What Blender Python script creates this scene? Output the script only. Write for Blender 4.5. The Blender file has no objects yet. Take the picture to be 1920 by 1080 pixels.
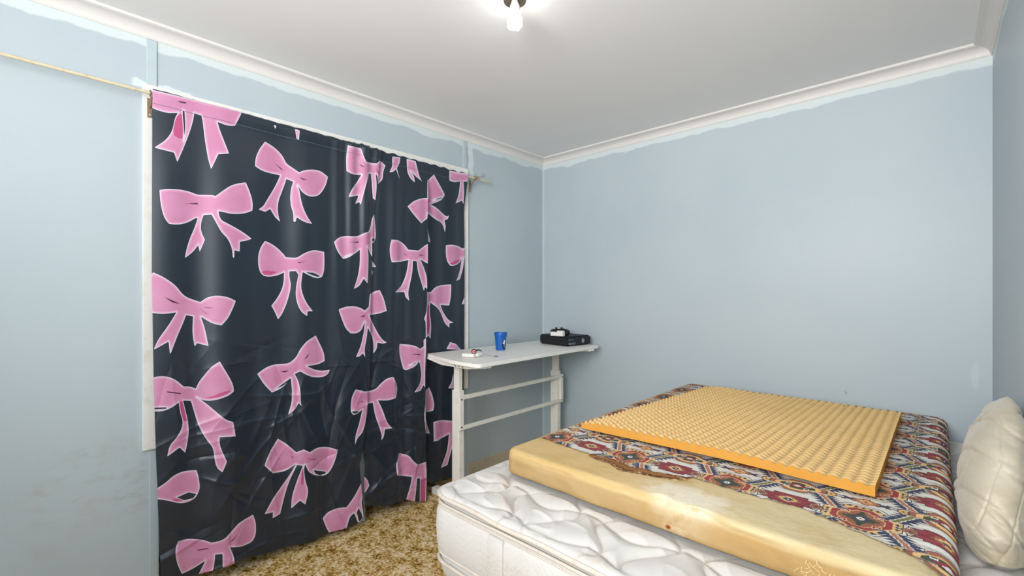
import bpy, bmesh, math, random
import numpy as np
from mathutils import Vector, Matrix
random.seed(7); rng = np.random.default_rng(7)
PI = math.pi
SC = bpy.context.scene
COL = SC.collection

# ------------------------------------------------------------------ camera
CAM = (2.6879, -3.2929, 1.44); FPX = 851.0; CX = 960.0; CY = 551.0
YAW = math.atan2(797, 851)
cd = bpy.data.cameras.new('camera'); cam = bpy.data.objects.new('camera', cd); COL.objects.link(cam)
cam.location = CAM; cam.rotation_euler = (PI/2, 0, YAW)
cd.sensor_width = 36.0; cd.lens = 36.0*FPX/1920.0; cd.shift_y = 11.0/1920.0; cd.clip_start = 0.02
SC.camera = cam
sn, cs = math.sin(YAW), math.cos(YAW)
# ------------------------------------------------------------------ world, lights, exposure
w = bpy.data.worlds.new('world'); SC.world = w; w.use_nodes = True
w.node_tree.nodes['Background'].inputs[0].default_value = (0.95, 0.97, 1.0, 1)
w.node_tree.nodes['Background'].inputs[1].default_value = 0.45
SC.view_settings.view_transform = 'Standard'; SC.view_settings.look = 'None'
SC.view_settings.gamma = 1.0; SC.view_settings.use_curve_mapping = False
SC.view_settings.exposure = 0.76
# added soft fill lamp, unseen behind the camera and tilted up, imitating bounced flash
ld = bpy.data.lights.new('fill_lamp', 'AREA'); ld.shape = 'DISK'; ld.size = 1.6; ld.energy = 94; ld.color = (1, 0.98, 0.95)
lo = bpy.data.objects.new('fill_lamp', ld); COL.objects.link(lo)
lo.location = (2.45, -4.5, 2.0); lo.rotation_euler = (math.radians(119), 0, math.radians(-8))
TUBE_STRENGTH = 11.0
TUBE = (1.0, 0.975, 0.94, 1)

# ------------------------------------------------------------------ geometry helpers
def ray(px, py):
    r = (px-CX)/FPX; u = -(py-CY)/FPX
    return np.array([-sn+r*cs, cs+r*sn, u])
def on_x(px, py, x):
    d = ray(px, py); t = (x-CAM[0])/d[0]; return (CAM[1]+t*d[1], CAM[2]+t*d[2])
def on_z(px, py, z):
    d = ray(px, py); t = (z-CAM[2])/d[2]; return (CAM[0]+t*d[0], CAM[1]+t*d[1])
def proj(P):
    dx = P[:, 0]-CAM[0]; dy = P[:, 1]-CAM[1]
    F = -sn*dx+cs*dy; R = cs*dx+sn*dy
    return CX+FPX*R/F, CY-FPX*(P[:, 2]-CAM[2])/F

def _hash(ix, iy, seed):
    h = (ix.astype(np.int64)*374761393 + iy.astype(np.int64)*668265263 + seed*1442695041) & 0xffffffff
    h = ((h ^ (h >> 13))*1274126177) & 0xffffffff
    return ((h ^ (h >> 16)) & 0xffff)/65535.0
def vnoise(x, y, seed=0):
    x = np.asarray(x, float); y = np.asarray(y, float)
    ix = np.floor(x); iy = np.floor(y); fx = x-ix; fy = y-iy
    fx = fx*fx*fx*(fx*(fx*6-15)+10); fy = fy*fy*fy*(fy*(fy*6-15)+10)
    a = _hash(ix, iy, seed); b = _hash(ix+1, iy, seed); c = _hash(ix, iy+1, seed); d = _hash(ix+1, iy+1, seed)
    return (a*(1-fx)+b*fx)*(1-fy)+(c*(1-fx)+d*fx)*fy
def fbm(x, y, seed=0, o=4):
    s = 0; a = 0.5
    for k in range(o):
        s = s+a*vnoise(x*2**k, y*2**k, seed+k*17); a *= 0.5
    return s/(1-0.5**o)
def ridge(x, y, seed=0):
    return 1-np.abs(vnoise(x, y, seed)*2-1)
def sstep(a, b, x):
    t = np.clip((x-a)/(b-a), 0, 1); return t*t*(3-2*t)

ORIG = {}
def link(name, verts, faces, mat, parent=None, smooth=False, mats=None, fmat=None, origin=None):
    V = np.asarray(verts, dtype=np.float64).reshape(-1, 3)
    if parent is not None: o = ORIG[parent.name]
    elif origin is not None: o = np.array(origin, float)
    else: o = np.array([(V[:, 0].min()+V[:, 0].max())/2, (V[:, 1].min()+V[:, 1].max())/2, V[:, 2].min()])
    me = bpy.data.meshes.new(name)
    if isinstance(faces, np.ndarray):
        n = len(faces); k = faces.shape[1]
        me.vertices.add(len(V)); me.vertices.foreach_set('co', (V-o).astype(np.float32).ravel())
        me.loops.add(n*k); me.loops.foreach_set('vertex_index', faces.astype(np.int32).ravel())
        me.polygons.add(n); me.polygons.foreach_set('loop_start', np.arange(0, n*k, k, dtype=np.int32))
        me.polygons.foreach_set('loop_total', np.full(n, k, dtype=np.int32))
        me.update(calc_edges=True)
    else:
        me.from_pydata([tuple(v) for v in (V-o)], [], [tuple(f) for f in faces]); me.update()
    for m in (mats or [mat]): me.materials.append(m)
    if fmat is not None: me.polygons.foreach_set('material_index', np.asarray(fmat, dtype=np.int32))
    if smooth: me.polygons.foreach_set('use_smooth', np.ones(len(me.polygons), dtype=bool))
    me.validate()
    ob = bpy.data.objects.new(name, me); COL.objects.link(ob)
    if parent is not None: ob.parent = parent; ORIG[ob.name] = o
    else: ob.location = o; ORIG[ob.name] = o
    return ob
def tag(o, label=None, cat=None, group=None, kind=None):
    if label: o['label'] = label
    if cat: o['category'] = cat
    if group: o['group'] = group
    if kind: o['kind'] = kind
    return o
def thing(name, loc, label, cat, group=None):
    o = bpy.data.objects.new(name, None); COL.objects.link(o); o.location = loc
    o.empty_display_size = 0.05; ORIG[o.name] = np.array(loc, float)
    return tag(o, label, cat, group)

class MB:
    """collects shapes into one mesh"""
    def __init__(s): s.bm = bmesh.new()
    def box(s, a, b, bev=0.0, seg=2, M=None):
        t = bmesh.new(); bmesh.ops.create_cube(t, size=1)
        sz = [b[i]-a[i] for i in range(3)]; c = [(a[i]+b[i])/2 for i in range(3)]
        for v in t.verts: v.co = Vector([v.co[i]*sz[i]+c[i] for i in range(3)])
        if bev > 0: bmesh.ops.bevel(t, geom=t.edges[:], offset=bev, segments=seg, affect='EDGES', profile=0.5)
        s._merge(t, M); return s
    def _merge(s, t, M=None):
        if M is not None: t.transform(M)
        me = bpy.data.meshes.new('tmp'); t.to_mesh(me); t.free(); s.bm.from_mesh(me); bpy.data.meshes.remove(me)
    def lathe(s, prof, c=(0, 0, 0), n=32, M=None, cap=True):
        t = bmesh.new(); rings = []
        for r, z in prof:
            rings.append([t.verts.new((c[0]+r*math.cos(2*PI*k/n), c[1]+r*math.sin(2*PI*k/n), c[2]+z)) for k in range(n)])
        for a, b in zip(rings, rings[1:]):
            for k in range(n): t.faces.new((a[k], a[(k+1) % n], b[(k+1) % n], b[k]))
        if cap:
            t.faces.new(rings[0][::-1]); t.faces.new(rings[-1])
        s._merge(t, M); return s
    def tube(s, pts, r, n=10, cap=True):
        t = bmesh.new(); P = [Vector(p) for p in pts]; rings = []; up = Vector((0, 0, 1))
        rr = r if hasattr(r, '__len__') else [r]*len(P)
        prev = None
        for i, p in enumerate(P):
            d = (P[min(i+1, len(P)-1)]-P[max(i-1, 0)]).normalized()
            if prev is None:
                a = d.cross(up if abs(d.z) < 0.9 else Vector((1, 0, 0))).normalized()
            else:
                a = (prev-d*prev.dot(d)).normalized()
            prev = a; b = d.cross(a)
            rings.append([t.verts.new(p+(a*math.cos(2*PI*k/n)+b*math.sin(2*PI*k/n))*rr[i]) for k in range(n)])
        for x, y in zip(rings, rings[1:]):
            for k in range(n): t.faces.new((x[k], x[(k+1) % n], y[(k+1) % n], y[k]))
        if cap: t.faces.new(rings[0][::-1]); t.faces.new(rings[-1])
        s._merge(t); return s
    def prism(s, poly, z0, z1, bev=0.0, M=None):
        t = bmesh.new(); vs = [t.verts.new((p[0], p[1], z0)) for p in poly]
        f = t.faces.new(vs); r = bmesh.ops.extrude_face_region(t, geom=[f])
        for v in r['geom']:
            if isinstance(v, bmesh.types.BMVert): v.co.z = z1
        bmesh.ops.recalc_face_normals(t, faces=t.faces[:])
        if bev > 0:
            es = [e for e in t.edges if abs(e.verts[0].co.z-e.verts[1].co.z) < 1e-6]
            bmesh.ops.bevel(t, geom=es, offset=bev, segments=2, affect='EDGES')
        s._merge(t, M); return s
    def build(s, name, mat, parent=None, smooth=False, origin=None):
        bmesh.ops.recalc_face_normals(s.bm, faces=s.bm.faces[:])
        s.bm.verts.index_update()
        V = [v.co[:] for v in s.bm.verts]; F = [[v.index for v in f.verts] for f in s.bm.faces]; s.bm.free()
        o = link(name, V, F, mat, parent, smooth, origin=origin)
        if smooth:
            try:
                o.data.set_sharp_from_angle(angle=math.radians(40))
            except Exception: pass
        return o
def grid_faces(nu, nv, wrap_u=False):
    u = np.arange(nu if wrap_u else nu-1); v = np.arange(nv-1)
    U, W = np.meshgrid(u, v, indexing='ij'); U2 = (U+1) % nu
    return np.stack([U*nv+W, U2*nv+W, U2*nv+W+1, U*nv+W+1], -1).reshape(-1, 4)

# ------------------------------------------------------------------ materials
def s2l(c):
    return tuple(((x/255)/12.92 if x/255 <= 0.04045 else ((x/255+0.055)/1.055)**2.4) for x in c)+(1,)
class NT:
    def __init__(s, name):
        s.m = bpy.data.materials.new(name); s.m.use_nodes = True; s.t = s.m.node_tree; s.n = s.t.nodes
        s.b = s.n['Principled BSDF']; s._pos = None
    def node(s, typ, **kw):
        n = s.n.new(typ)
        for k, v in kw.items(): setattr(n, k, v)
        return n
    def put(s, sock, v):
        if isinstance(v, bpy.types.NodeSocket): s.t.links.new(v, sock)
        else: sock.default_value = v
    def pos(s):
        if s._pos is None: s._pos = s.node('ShaderNodeNewGeometry').outputs['Position']
        return s._pos
    def scaled(s, sc):
        m = s.node('ShaderNodeMapping'); s.put(m.inputs['Vector'], s.pos()); m.inputs['Scale'].default_value = sc
        return m.outputs[0]
    def noise(s, scale, detail=3, rough=0.5, vec=None, dist=0.0):
        n = s.node('ShaderNodeTexNoise'); s.put(n.inputs['Vector'], vec or s.pos())
        n.inputs['Scale'].default_value = scale; n.inputs['Detail'].default_value = detail
        n.inputs['Roughness'].default_value = rough; n.inputs['Distortion'].default_value = dist
        return n.outputs[0]
    def math(s, op, a, b=0.0, c=0.0, clamp=False):
        n = s.node('ShaderNodeMath', operation=op, use_clamp=clamp)
        s.put(n.inputs[0], a); s.put(n.inputs[1], b); s.put(n.inputs[2], c); return n.outputs[0]
    def step(s, v, lo, hi, a=0.0, b=1.0):
        n = s.node('ShaderNodeMapRange', interpolation_type='SMOOTHSTEP'); s.put(n.inputs[0], v)
        n.inputs[1].default_value = lo; n.inputs[2].default_value = hi; n.inputs[3].default_value = a; n.inputs[4].default_value = b
        return n.outputs[0]
    def mix(s, f, a, b):
        n = s.node('ShaderNodeMix', data_type='RGBA'); s.put(n.inputs[0], f)
        s.put(n.inputs[6], a); s.put(n.inputs[7], b); return n.outputs[2]
    def xyz(s):
        n = s.node('ShaderNodeSeparateXYZ'); s.put(n.inputs[0], s.pos()); return n.outputs
    def ramp(s, v, stops, const=False):
        n = s.node('ShaderNodeValToRGB'); s.put(n.inputs[0], v); r = n.color_ramp
        if const: r.interpolation = 'CONSTANT'
        while len(r.elements) < len(stops): r.elements.new(0.5)
        for e, (p, c) in zip(r.elements, stops): e.position = p; e.color = c
        return n.outputs[0]
    def bump(s, h, strength=0.3, dist=0.01):
        n = s.node('ShaderNodeBump'); s.put(n.inputs['Height'], h)
        n.inputs['Strength'].default_value = strength; n.inputs['Distance'].default_value = dist
        s.t.links.new(n.outputs[0], s.b.inputs['Normal']); return s
    def attr(s, name):
        n = s.node('ShaderNodeAttribute'); n.attribute_name = name; return n
    def out(s, col, rough=0.6, spec=0.4, **kw):
        s.put(s.b.inputs['Base Color'], col); s.put(s.b.inputs['Roughness'], rough)
        s.b.inputs['Specular IOR Level'].default_value = spec
        for k, v in kw.items(): s.put(s.b.inputs[k], v)
        return s.m
    def spot(s, c, r, soft=0.5):
        """mask around a place c (None = any) with radii r"""
        X = s.xyz(); acc = None
        for i in range(3):
            if c[i] is None: continue
            d = s.math('DIVIDE', s.math('SUBTRACT', X[i], c[i]), r[i]); d = s.math('MULTIPLY', d, d)
            acc = d if acc is None else s.math('ADD', acc, d)
        return s.step(acc, 1.0, 1.0-soft if soft < 1 else 0.0)

def plain(name, rgb, rough=0.5, spec=0.4, var=0.06, scale=30, bump=0.0, metal=0.0):
    t = NT(name); c = s2l(rgb); d = tuple(x*(1-var*2) for x in c[:3])+(1,)
    col = t.mix(t.noise(scale, 4), c, d)
    if bump: t.bump(t.noise(scale*4, 3), bump, 0.002)
    return t.out(col, rough, spec, Metallic=metal)

BLUE = s2l((180, 193, 200)); PALE = s2l((206, 217, 219))
def wall_material(name, side):
    t = NT(name); X = t.xyz()
    n1 = t.noise(1.3, 3); base = t.mix(t.step(n1, 0.35, 0.7), BLUE, s2l((175, 189, 197)))
    lowf = t.noise(5, 2); hi = t.noise(60, 3)
    # paler cut-in paint band, brushed unevenly below the cornice
    edge = t.math('ADD', X[2], t.math('MULTIPLY', t.math('SUBTRACT', lowf, 0.5), 0.075))
    edge = t.math('ADD', edge, t.math('MULTIPLY', t.math('SUBTRACT', hi, 0.5), 0.008))
    m = t.step(edge, 2.583, 2.595)
    # pale brush strokes down the room corners
    for ax, c in ((0, 0.0), (1, 0.0)):
        if (side == 'left' and ax == 1) or (side == 'back' and ax == 0):
            e = t.math('ADD', t.math('ABSOLUTE', t.math('SUBTRACT', X[ax], c)), t.math('MULTIPLY', t.math('SUBTRACT', t.noise(9, 2), 0.5), 0.02))
            m = t.math('MAXIMUM', m, t.math('MULTIPLY', t.step(e, 0.018, 0.010), 0.6))
    if side == 'left':   # strokes round the window frame and its joint strip
        zt = t.math('ADD', X[2], t.math('MULTIPLY', t.math('SUBTRACT', t.noise(14, 3), 0.5), 0.05))
        yb = t.math('ADD', X[1], t.math('MULTIPLY', t.math('SUBTRACT', t.noise(11, 3), 0.5), 0.05))
        a = t.math('MULTIPLY', t.step(yb, -0.93, -0.925), t.step(yb, -0.872, -0.88))
        a = t.math('MULTIPLY', a, t.step(zt, 2.36, 2.40))
        b = t.math('MULTIPLY', t.step(zt, 2.395, 2.402), t.step(zt, 2.432, 2.425))
        b = t.math('MULTIPLY', b, t.math('MULTIPLY', t.step(yb, -2.97, -2.95), t.step(yb, -2.72, -2.76)))
        m = t.math('MAXIMUM', m, t.math('MAXIMUM', a, b))
    col = t.mix(m, base, PALE)
    # small dark marks
    sp = t.step(t.noise(23, 1), 0.855, 0.875)
    col = t.mix(t.math('MULTIPLY', sp, 0.45), col, s2l((120, 125, 125)))
    if side == 'left':   # grubby hand-height smears beside the window
        msk = t.spot((None, -3.02, 0.60), (1, 0.36, 0.24), 0.9)
        sm = t.step(t.noise(1, 5, 0.7, vec=t.scaled((1, 9, 22))), 0.48, 0.72)
        col = t.mix(t.math('MULTIPLY', t.math('MULTIPLY', msk, sm), 0.5), col, s2l((158, 154, 140)))
        msk2 = t.spot((None, -3.0, 0.55), (1, 0.6, 0.45), 1.0)
        sm2 = t.step(t.noise(6, 4, 0.6), 0.5, 0.8)
        col = t.mix(t.math('MULTIPLY', t.math('MULTIPLY', msk2, sm2), 0.35), col, s2l((170, 168, 152)))
    if side == 'back':   # a filled patch and scuff marks above the bed
        msk = t.spot((2.30, None, 0.865), (0.012, 1, 0.026), 0.6)
        col = t.mix(t.math('MULTIPLY', t.math('MULTIPLY', msk, 0.5), t.step(t.noise(80, 3), 0.5, 0.6)), col, s2l((110, 100, 80)))
        msk = t.spot((2.83, None, 1.02), (0.02, 1, 0.09), 1.0)
        col = t.mix(t.math('MULTIPLY', msk, 0.3), col, PALE)
    t.bump(t.noise(90, 4), 0.10, 0.002)
    return t.out(col, 0.45, 0.35)

def ceiling_material():
    t = NT('ceiling_paint'); c = t.mix(t.noise(2.2, 3), s2l((238, 238, 238)), s2l((232, 232, 232)))
    sp = t.step(t.noise(19, 1), 0.86, 0.875)
    c = t.mix(t.math('MULTIPLY', sp, 0.35), c, s2l((130, 125, 120)))
    t.bump(t.noise(120, 3), 0.05, 0.002); return t.out(c, 0.7, 0.25)

def carpet_material():
    t = NT('carpet_pattern')
    big = t.noise(13, 6, 0.7); fine = t.noise(80, 3, 0.75); vor = t.node('ShaderNodeTexVoronoi'); t.put(vor.inputs['Vector'], t.pos())
    vor.inputs['Scale'].default_value = 95; vr = t.node('ShaderNodeSeparateColor'); t.put(vr.inputs[0], vor.outputs['Color'])
    v = t.math('ADD', t.math('MULTIPLY', big, 1.25), t.math('MULTIPLY', fine, 0.50))
    v = t.math('ADD', v, t.math('MULTIPLY', vr.outputs[0], 0.30)); v = t.math('SUBTRACT', v, 0.50)
    col = t.ramp(v, [(0.22, s2l((92, 62, 18))), (0.34, s2l((138, 102, 38))), (0.43, s2l((178, 142, 70))), (0.52, s2l((206, 174, 112))),
                     (0.62, s2l((226, 202, 156))), (0.74, s2l((238, 224, 196)))])
    t.bump(t.noise(260, 2), 0.7, 0.006)
    return t.out(col, 0.95, 0.1)

M = {}
M['wall_left'] = wall_material('blue_wall_paint', 'left'); M['wall_back'] = wall_material('blue_wall_paint_back', 'back')
M['wall_right'] = wall_material('blue_wall_paint_right', 'right')
M['ceiling'] = ceiling_material(); M['carpet'] = carpet_material()
M['cornice'] = plain('cornice_white', (222, 219, 217), 0.5, 0.35, 0.03, 4)
def dirty_white(name, rgb, dirt, amount=0.6, rough=0.45, sc=9):
    t = NT(name); m = t.step(t.noise(sc, 6, 0.7), 0.5, 0.8)
    f = t.step(t.noise(sc*9, 3), 0.66, 0.74)
    col = t.mix(t.math('MULTIPLY', m, amount), s2l(rgb), s2l(dirt)); col = t.mix(t.math('MULTIPLY', f, amount*0.7), col, s2l([x*0.7 for x in dirt]))
    t.bump(t.noise(50, 3), 0.08, 0.003); return t.out(col, rough, 0.4)
M['frame'] = dirty_white('window_frame_white', (230, 230, 226), (200, 192, 176), 0.5)
M['skirt'] = dirty_white('skirting_cream', (190, 181, 162), (140, 126, 100), 0.7)
M['batten'] = dirty_white('blue_cover_strip', (181, 195, 202), (165, 160, 145), 0.3)
M['rod'] = dirty_white('chipped_cream_rod', (205, 196, 170), (112, 84, 58), 0.75, 0.4, 14)
M['rust'] = dirty_white('rusted_bracket', (140, 118, 95), (92, 66, 44), 0.8, 0.6, 60)

# ------------------------------------------------------------------ room shell
CEIL = 2.69; XR = 2.89; YN = -3.95
WY0, WY1, WZ1 = -2.87, -1.0, 2.36       # doorway-like opening behind the curtains
def structure(o, label=None): o['kind'] = 'structure'; return o
b = MB()
b.box((-0.1, YN, 0), (0, WY0, CEIL)); b.box((-0.1, WY1, 0), (0, 0.0, CEIL)); b.box((-0.1, WY0, WZ1), (0, WY1, CEIL))
structure(b.build('wall_left', M['wall_left']))
b = MB(); b.box((-0.62, WY0-0.05, 0), (-0.57, WY1+0.05, 2.45)); b.box((-0.57, WY0-0.05, 0), (-0.1, WY0, 2.45)); b.box((-0.57, WY1, 0), (-0.1, WY1+0.05, 2.45)); b.box((-0.57, WY0, 2.40), (-0.1, WY1, 2.45))
structure(b.build('wall_recess', M['wall_right']))
structure(MB().box((-0.1, 0, 0), (XR+0.1, 0.1, CEIL)).build('wall_back', M['wall_back']))
structure(MB().box((XR, YN, 0), (XR+0.1, 0, CEIL)).build('wall_right', M['wall_right']))
structure(MB().box((-0.1, YN, CEIL), (XR+0.1, 0.1, CEIL+0.08)).build('ceiling', M['ceiling']))
structure(MB().box((-0.62, YN, -0.08), (XR+0.1, 0.1, 0)).build('floor', M['carpet']))

# cornice: coved strip with a flat lip, mitred in the corners
def cornice(name, P, Q, inward, m0, m1):
    prof = [(0.0, 0.0), (0.004, 0.0), (0.006, 0.004)]
    for k in range(9):
        a = k/8*PI/2; prof.append((0.062-0.052*math.cos(a)*1.0, 0.008+0.036*math.sin(a)) if False else (0.008+0.050*(1-math.cos(a)), 0.006+0.040*math.sin(a)))
    prof += [(0.060, 0.048), (0.066, 0.048), (0.068, 0.052), (0.068, 0.060), (0.0, 0.060)]
    P = Vector(P); Q = Vector(Q); d = (Q-P).normalized(); inn = Vector(inward); V = []; n = len(prof)
    for base, s in ((P, m0), (Q, m1)):
        for o, z in prof: V.append(base+inn*o+d*(o*s)+Vector((0, 0, z)))
    F = [(k, (k+1) % n, n+(k+1) % n, n+k) for k in range(n)]+[tuple(range(n))[::-1], tuple(range(n, 2*n))]
    structure(link(name, [v[:] for v in V], F, M['cornice']))
zc = CEIL-0.060
cornice('trim_1', (0, YN, zc), (0, 0, zc), (1, 0, 0), 0, -1)
cornice('trim_2', (0, 0, zc), (XR, 0, zc), (0, -1, 0), 1, -1)
cornice('trim_3', (XR, 0, zc), (XR, YN, zc), (-1, 0, 0), 1, 0)
def skirting(name, a, bb): structure(MB().box(a, bb, 0.003).build(name, M['skirt']))
structure(MB().box((0, YN, 0), (0.016, WY0-0.01, 0.112), 0.003).box((0, WY1+0.055, 0), (0.016, 0, 0.112), 0.003).build('baseboard_left', M['skirt']))
skirting('baseboard_back', (0.016, -0.016, 0), (XR, 0, 0.112))
skirting('baseboard_right', (XR-0.016, YN, 0), (XR, -0.016, 0.112))
# painted cover strips over the sheet joints
for i, (y0, y1, z0, z1) in enumerate([(-2.915, -2.875, 2.412, 2.628), (-0.985, -0.945, 2.412, 2.628), (-2.905, -2.868, 0.0, 0.705), (-0.985, -0.95, 0.0, 0.70), (-1.875, -1.825, 0.0, 0.78)]):
    structure(MB().box((0, y0, z0), (0.036 if y0 == -1.875 else 0.008, y1, z1), 0.003).build('trim_%d' % (4+i), M['batten']))
# white frame round the opening
dr = bpy.data.objects.new('door_1', None); COL.objects.link(dr); dr.location = (0, -1.935, 0.0); ORIG['door_1'] = np.array([0, -1.935, 0.0]); dr['kind'] = 'structure'
T = 0.018
MB().box((0, -2.93, 0.715), (T, -2.872, 2.412), 0.002).build('door_frame', M['frame'], dr)
MB().box((0, -1.0, 0.705), (T, -0.939, 2.412), 0.002).build('door_frame', M['frame'], dr)
MB().box((0, -2.872, 2.345), (T, -1.0, 2.412), 0.002).build('door_frame', M['frame'], dr)

# ------------------------------------------------------------------ ceiling light
LX, LY = CAM[0]-sn*1.913+cs*0.012, CAM[1]+cs*1.913+sn*0.012
M['cfl'] = NT('glowing_tube'); M['cfl'] = M['cfl'].out(s2l((250, 250, 248)), 0.4, 0.3, **{'Emission Color': TUBE, 'Emission Strength': TUBE_STRENGTH})
M['plastic'] = plain('white_plastic', (228, 228, 226), 0.35, 0.5, 0.02)
M['brass'] = plain('aged_metal_gallery', (132, 118, 100), 0.35, 0.5, 0.2, 60, metal=0.7)
L = thing('ceiling_light', (LX, LY, CEIL), 'bare white spiral bulb hanging in a holder at the centre of the ceiling', 'light')
MB().lathe([(0.05, 0), (0.05, -0.006), (0.045, -0.011), (0.022, -0.013)][::-1], (LX, LY, CEIL), 40).build('ceiling_rose', M['brass'], L, True)
b = MB(); b.lathe([(0.047, -0.012), (0.047, -0.018), (0.018, -0.020), (0.018, -0.014)][::-1], (LX, LY, CEIL), 40)
b.build('gallery', M['brass'], L)
MB().lathe([(0.013, -0.012), (0.017, -0.03), (0.021, -0.040), (0.0215, -0.047)][::-1], (LX, LY, CEIL), 32).build('lamp_holder', M['plastic'], L, True)
MB().lathe([(0.0195, -0.047), (0.022, -0.053), (0.0225, -0.066), (0.018, -0.074), (0.016, -0.076)][::-1], (LX, LY, CEIL), 32).build('bulb_base', M['plastic'], L, True)
pts = []
for k in range(97):
    a = k/96; th = a*2*PI*3.2
    rad = 0.0255*min(1, 0.45+a*5, 0.45+(1-a)*5)
    pts.append((LX+rad*math.cos(th), LY+rad*math.sin(th), CEIL-0.074-0.060*a))
MB().tube(pts, 0.0062, 8).build('spiral_tube', M['cfl'], L, True)

# ------------------------------------------------------------------ curtain rod and brackets
RX = 0.078
def rodz(y): return 2.357+(y+3.36)*(2.332-2.357)/(2.59)
b = MB(); ys = np.linspace(-3.62, -0.775, 30)
b.tube([(RX, y, rodz(y)) for y in ys], 0.0078, 12)
b.build('curtain_rod', M['rod'], None, True)
rod = bpy.data.objects['curtain_rod']; tag(rod, 'chipped cream metal curtain rod running along the window wall', 'curtain rod')
MB().tube([(RX, -0.776, rodz(-0.776)), (RX, -0.7735, rodz(-0.776))], 0.006, 12).build('open_end', plain('dark_hole', (40, 30, 22), 0.9, 0.1), rod)
def bracket(y, label, hook):
    t = thing('rod_bracket', (0.018, y, 2.29), label, 'bracket', None)
    z = rodz(y)
    b = MB(); b.box((0.018, y-0.009, z-0.095), (0.0215, y+0.009, z-0.005), 0.001)
    b.build('back_plate', M['rust'], t)
    MB().tube([(0.0205, y, z-0.082), (0.025, y, z-0.082)], 0.004, 8).build('screw', M['rod'], t)
    MB().tube([(0.021, y, z-0.05), (0.045, y, z-0.04), (RX-0.008, y, z-0.012)], 0.0045, 8).build('arm', M['rust'], t, True)
    pts = [(RX+0.0115*math.cos(a), y, z+0.0115*math.sin(a)) for a in np.linspace(-2.9, 2.4, 22)]
    MB().tube([(p[0], p[1]-0.006, p[2]) for p in pts], 0.0032, 6).tube([(p[0], p[1]+0.006, p[2]) for p in pts], 0.0032, 6).build('clip', M['rust'], t, True)
    if hook:
        pts = [(RX+0.006, y+0.004, z+0.012), (RX+0.0, y+0.06, z+0.022), (RX-0.003, y+0.085, z+0.03)]
        pts += [(RX-0.003, y+0.094+0.011*math.cos(a), z+0.042+0.011*math.sin(a)) for a in np.linspace(-1.9, 3.6, 16)]
        MB().tube(pts, 0.0022, 6).build('wire_hook', M['rust'], t, True)
        MB().tube([(RX+0.008, y-0.01, z+0.03), (RX+0.008, y+0.004, z+0.015), (RX+0.009, y+0.04, z+0.0)], 0.002, 6).build('wire_end', M['rust'], t, True)
bracket(-2.905, 'rusty bracket holding the curtain rod at the left top corner of the window', False)
bracket(-0.925, 'rusty bracket with a curled wire hook at the right end of the curtain rod', True)

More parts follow.
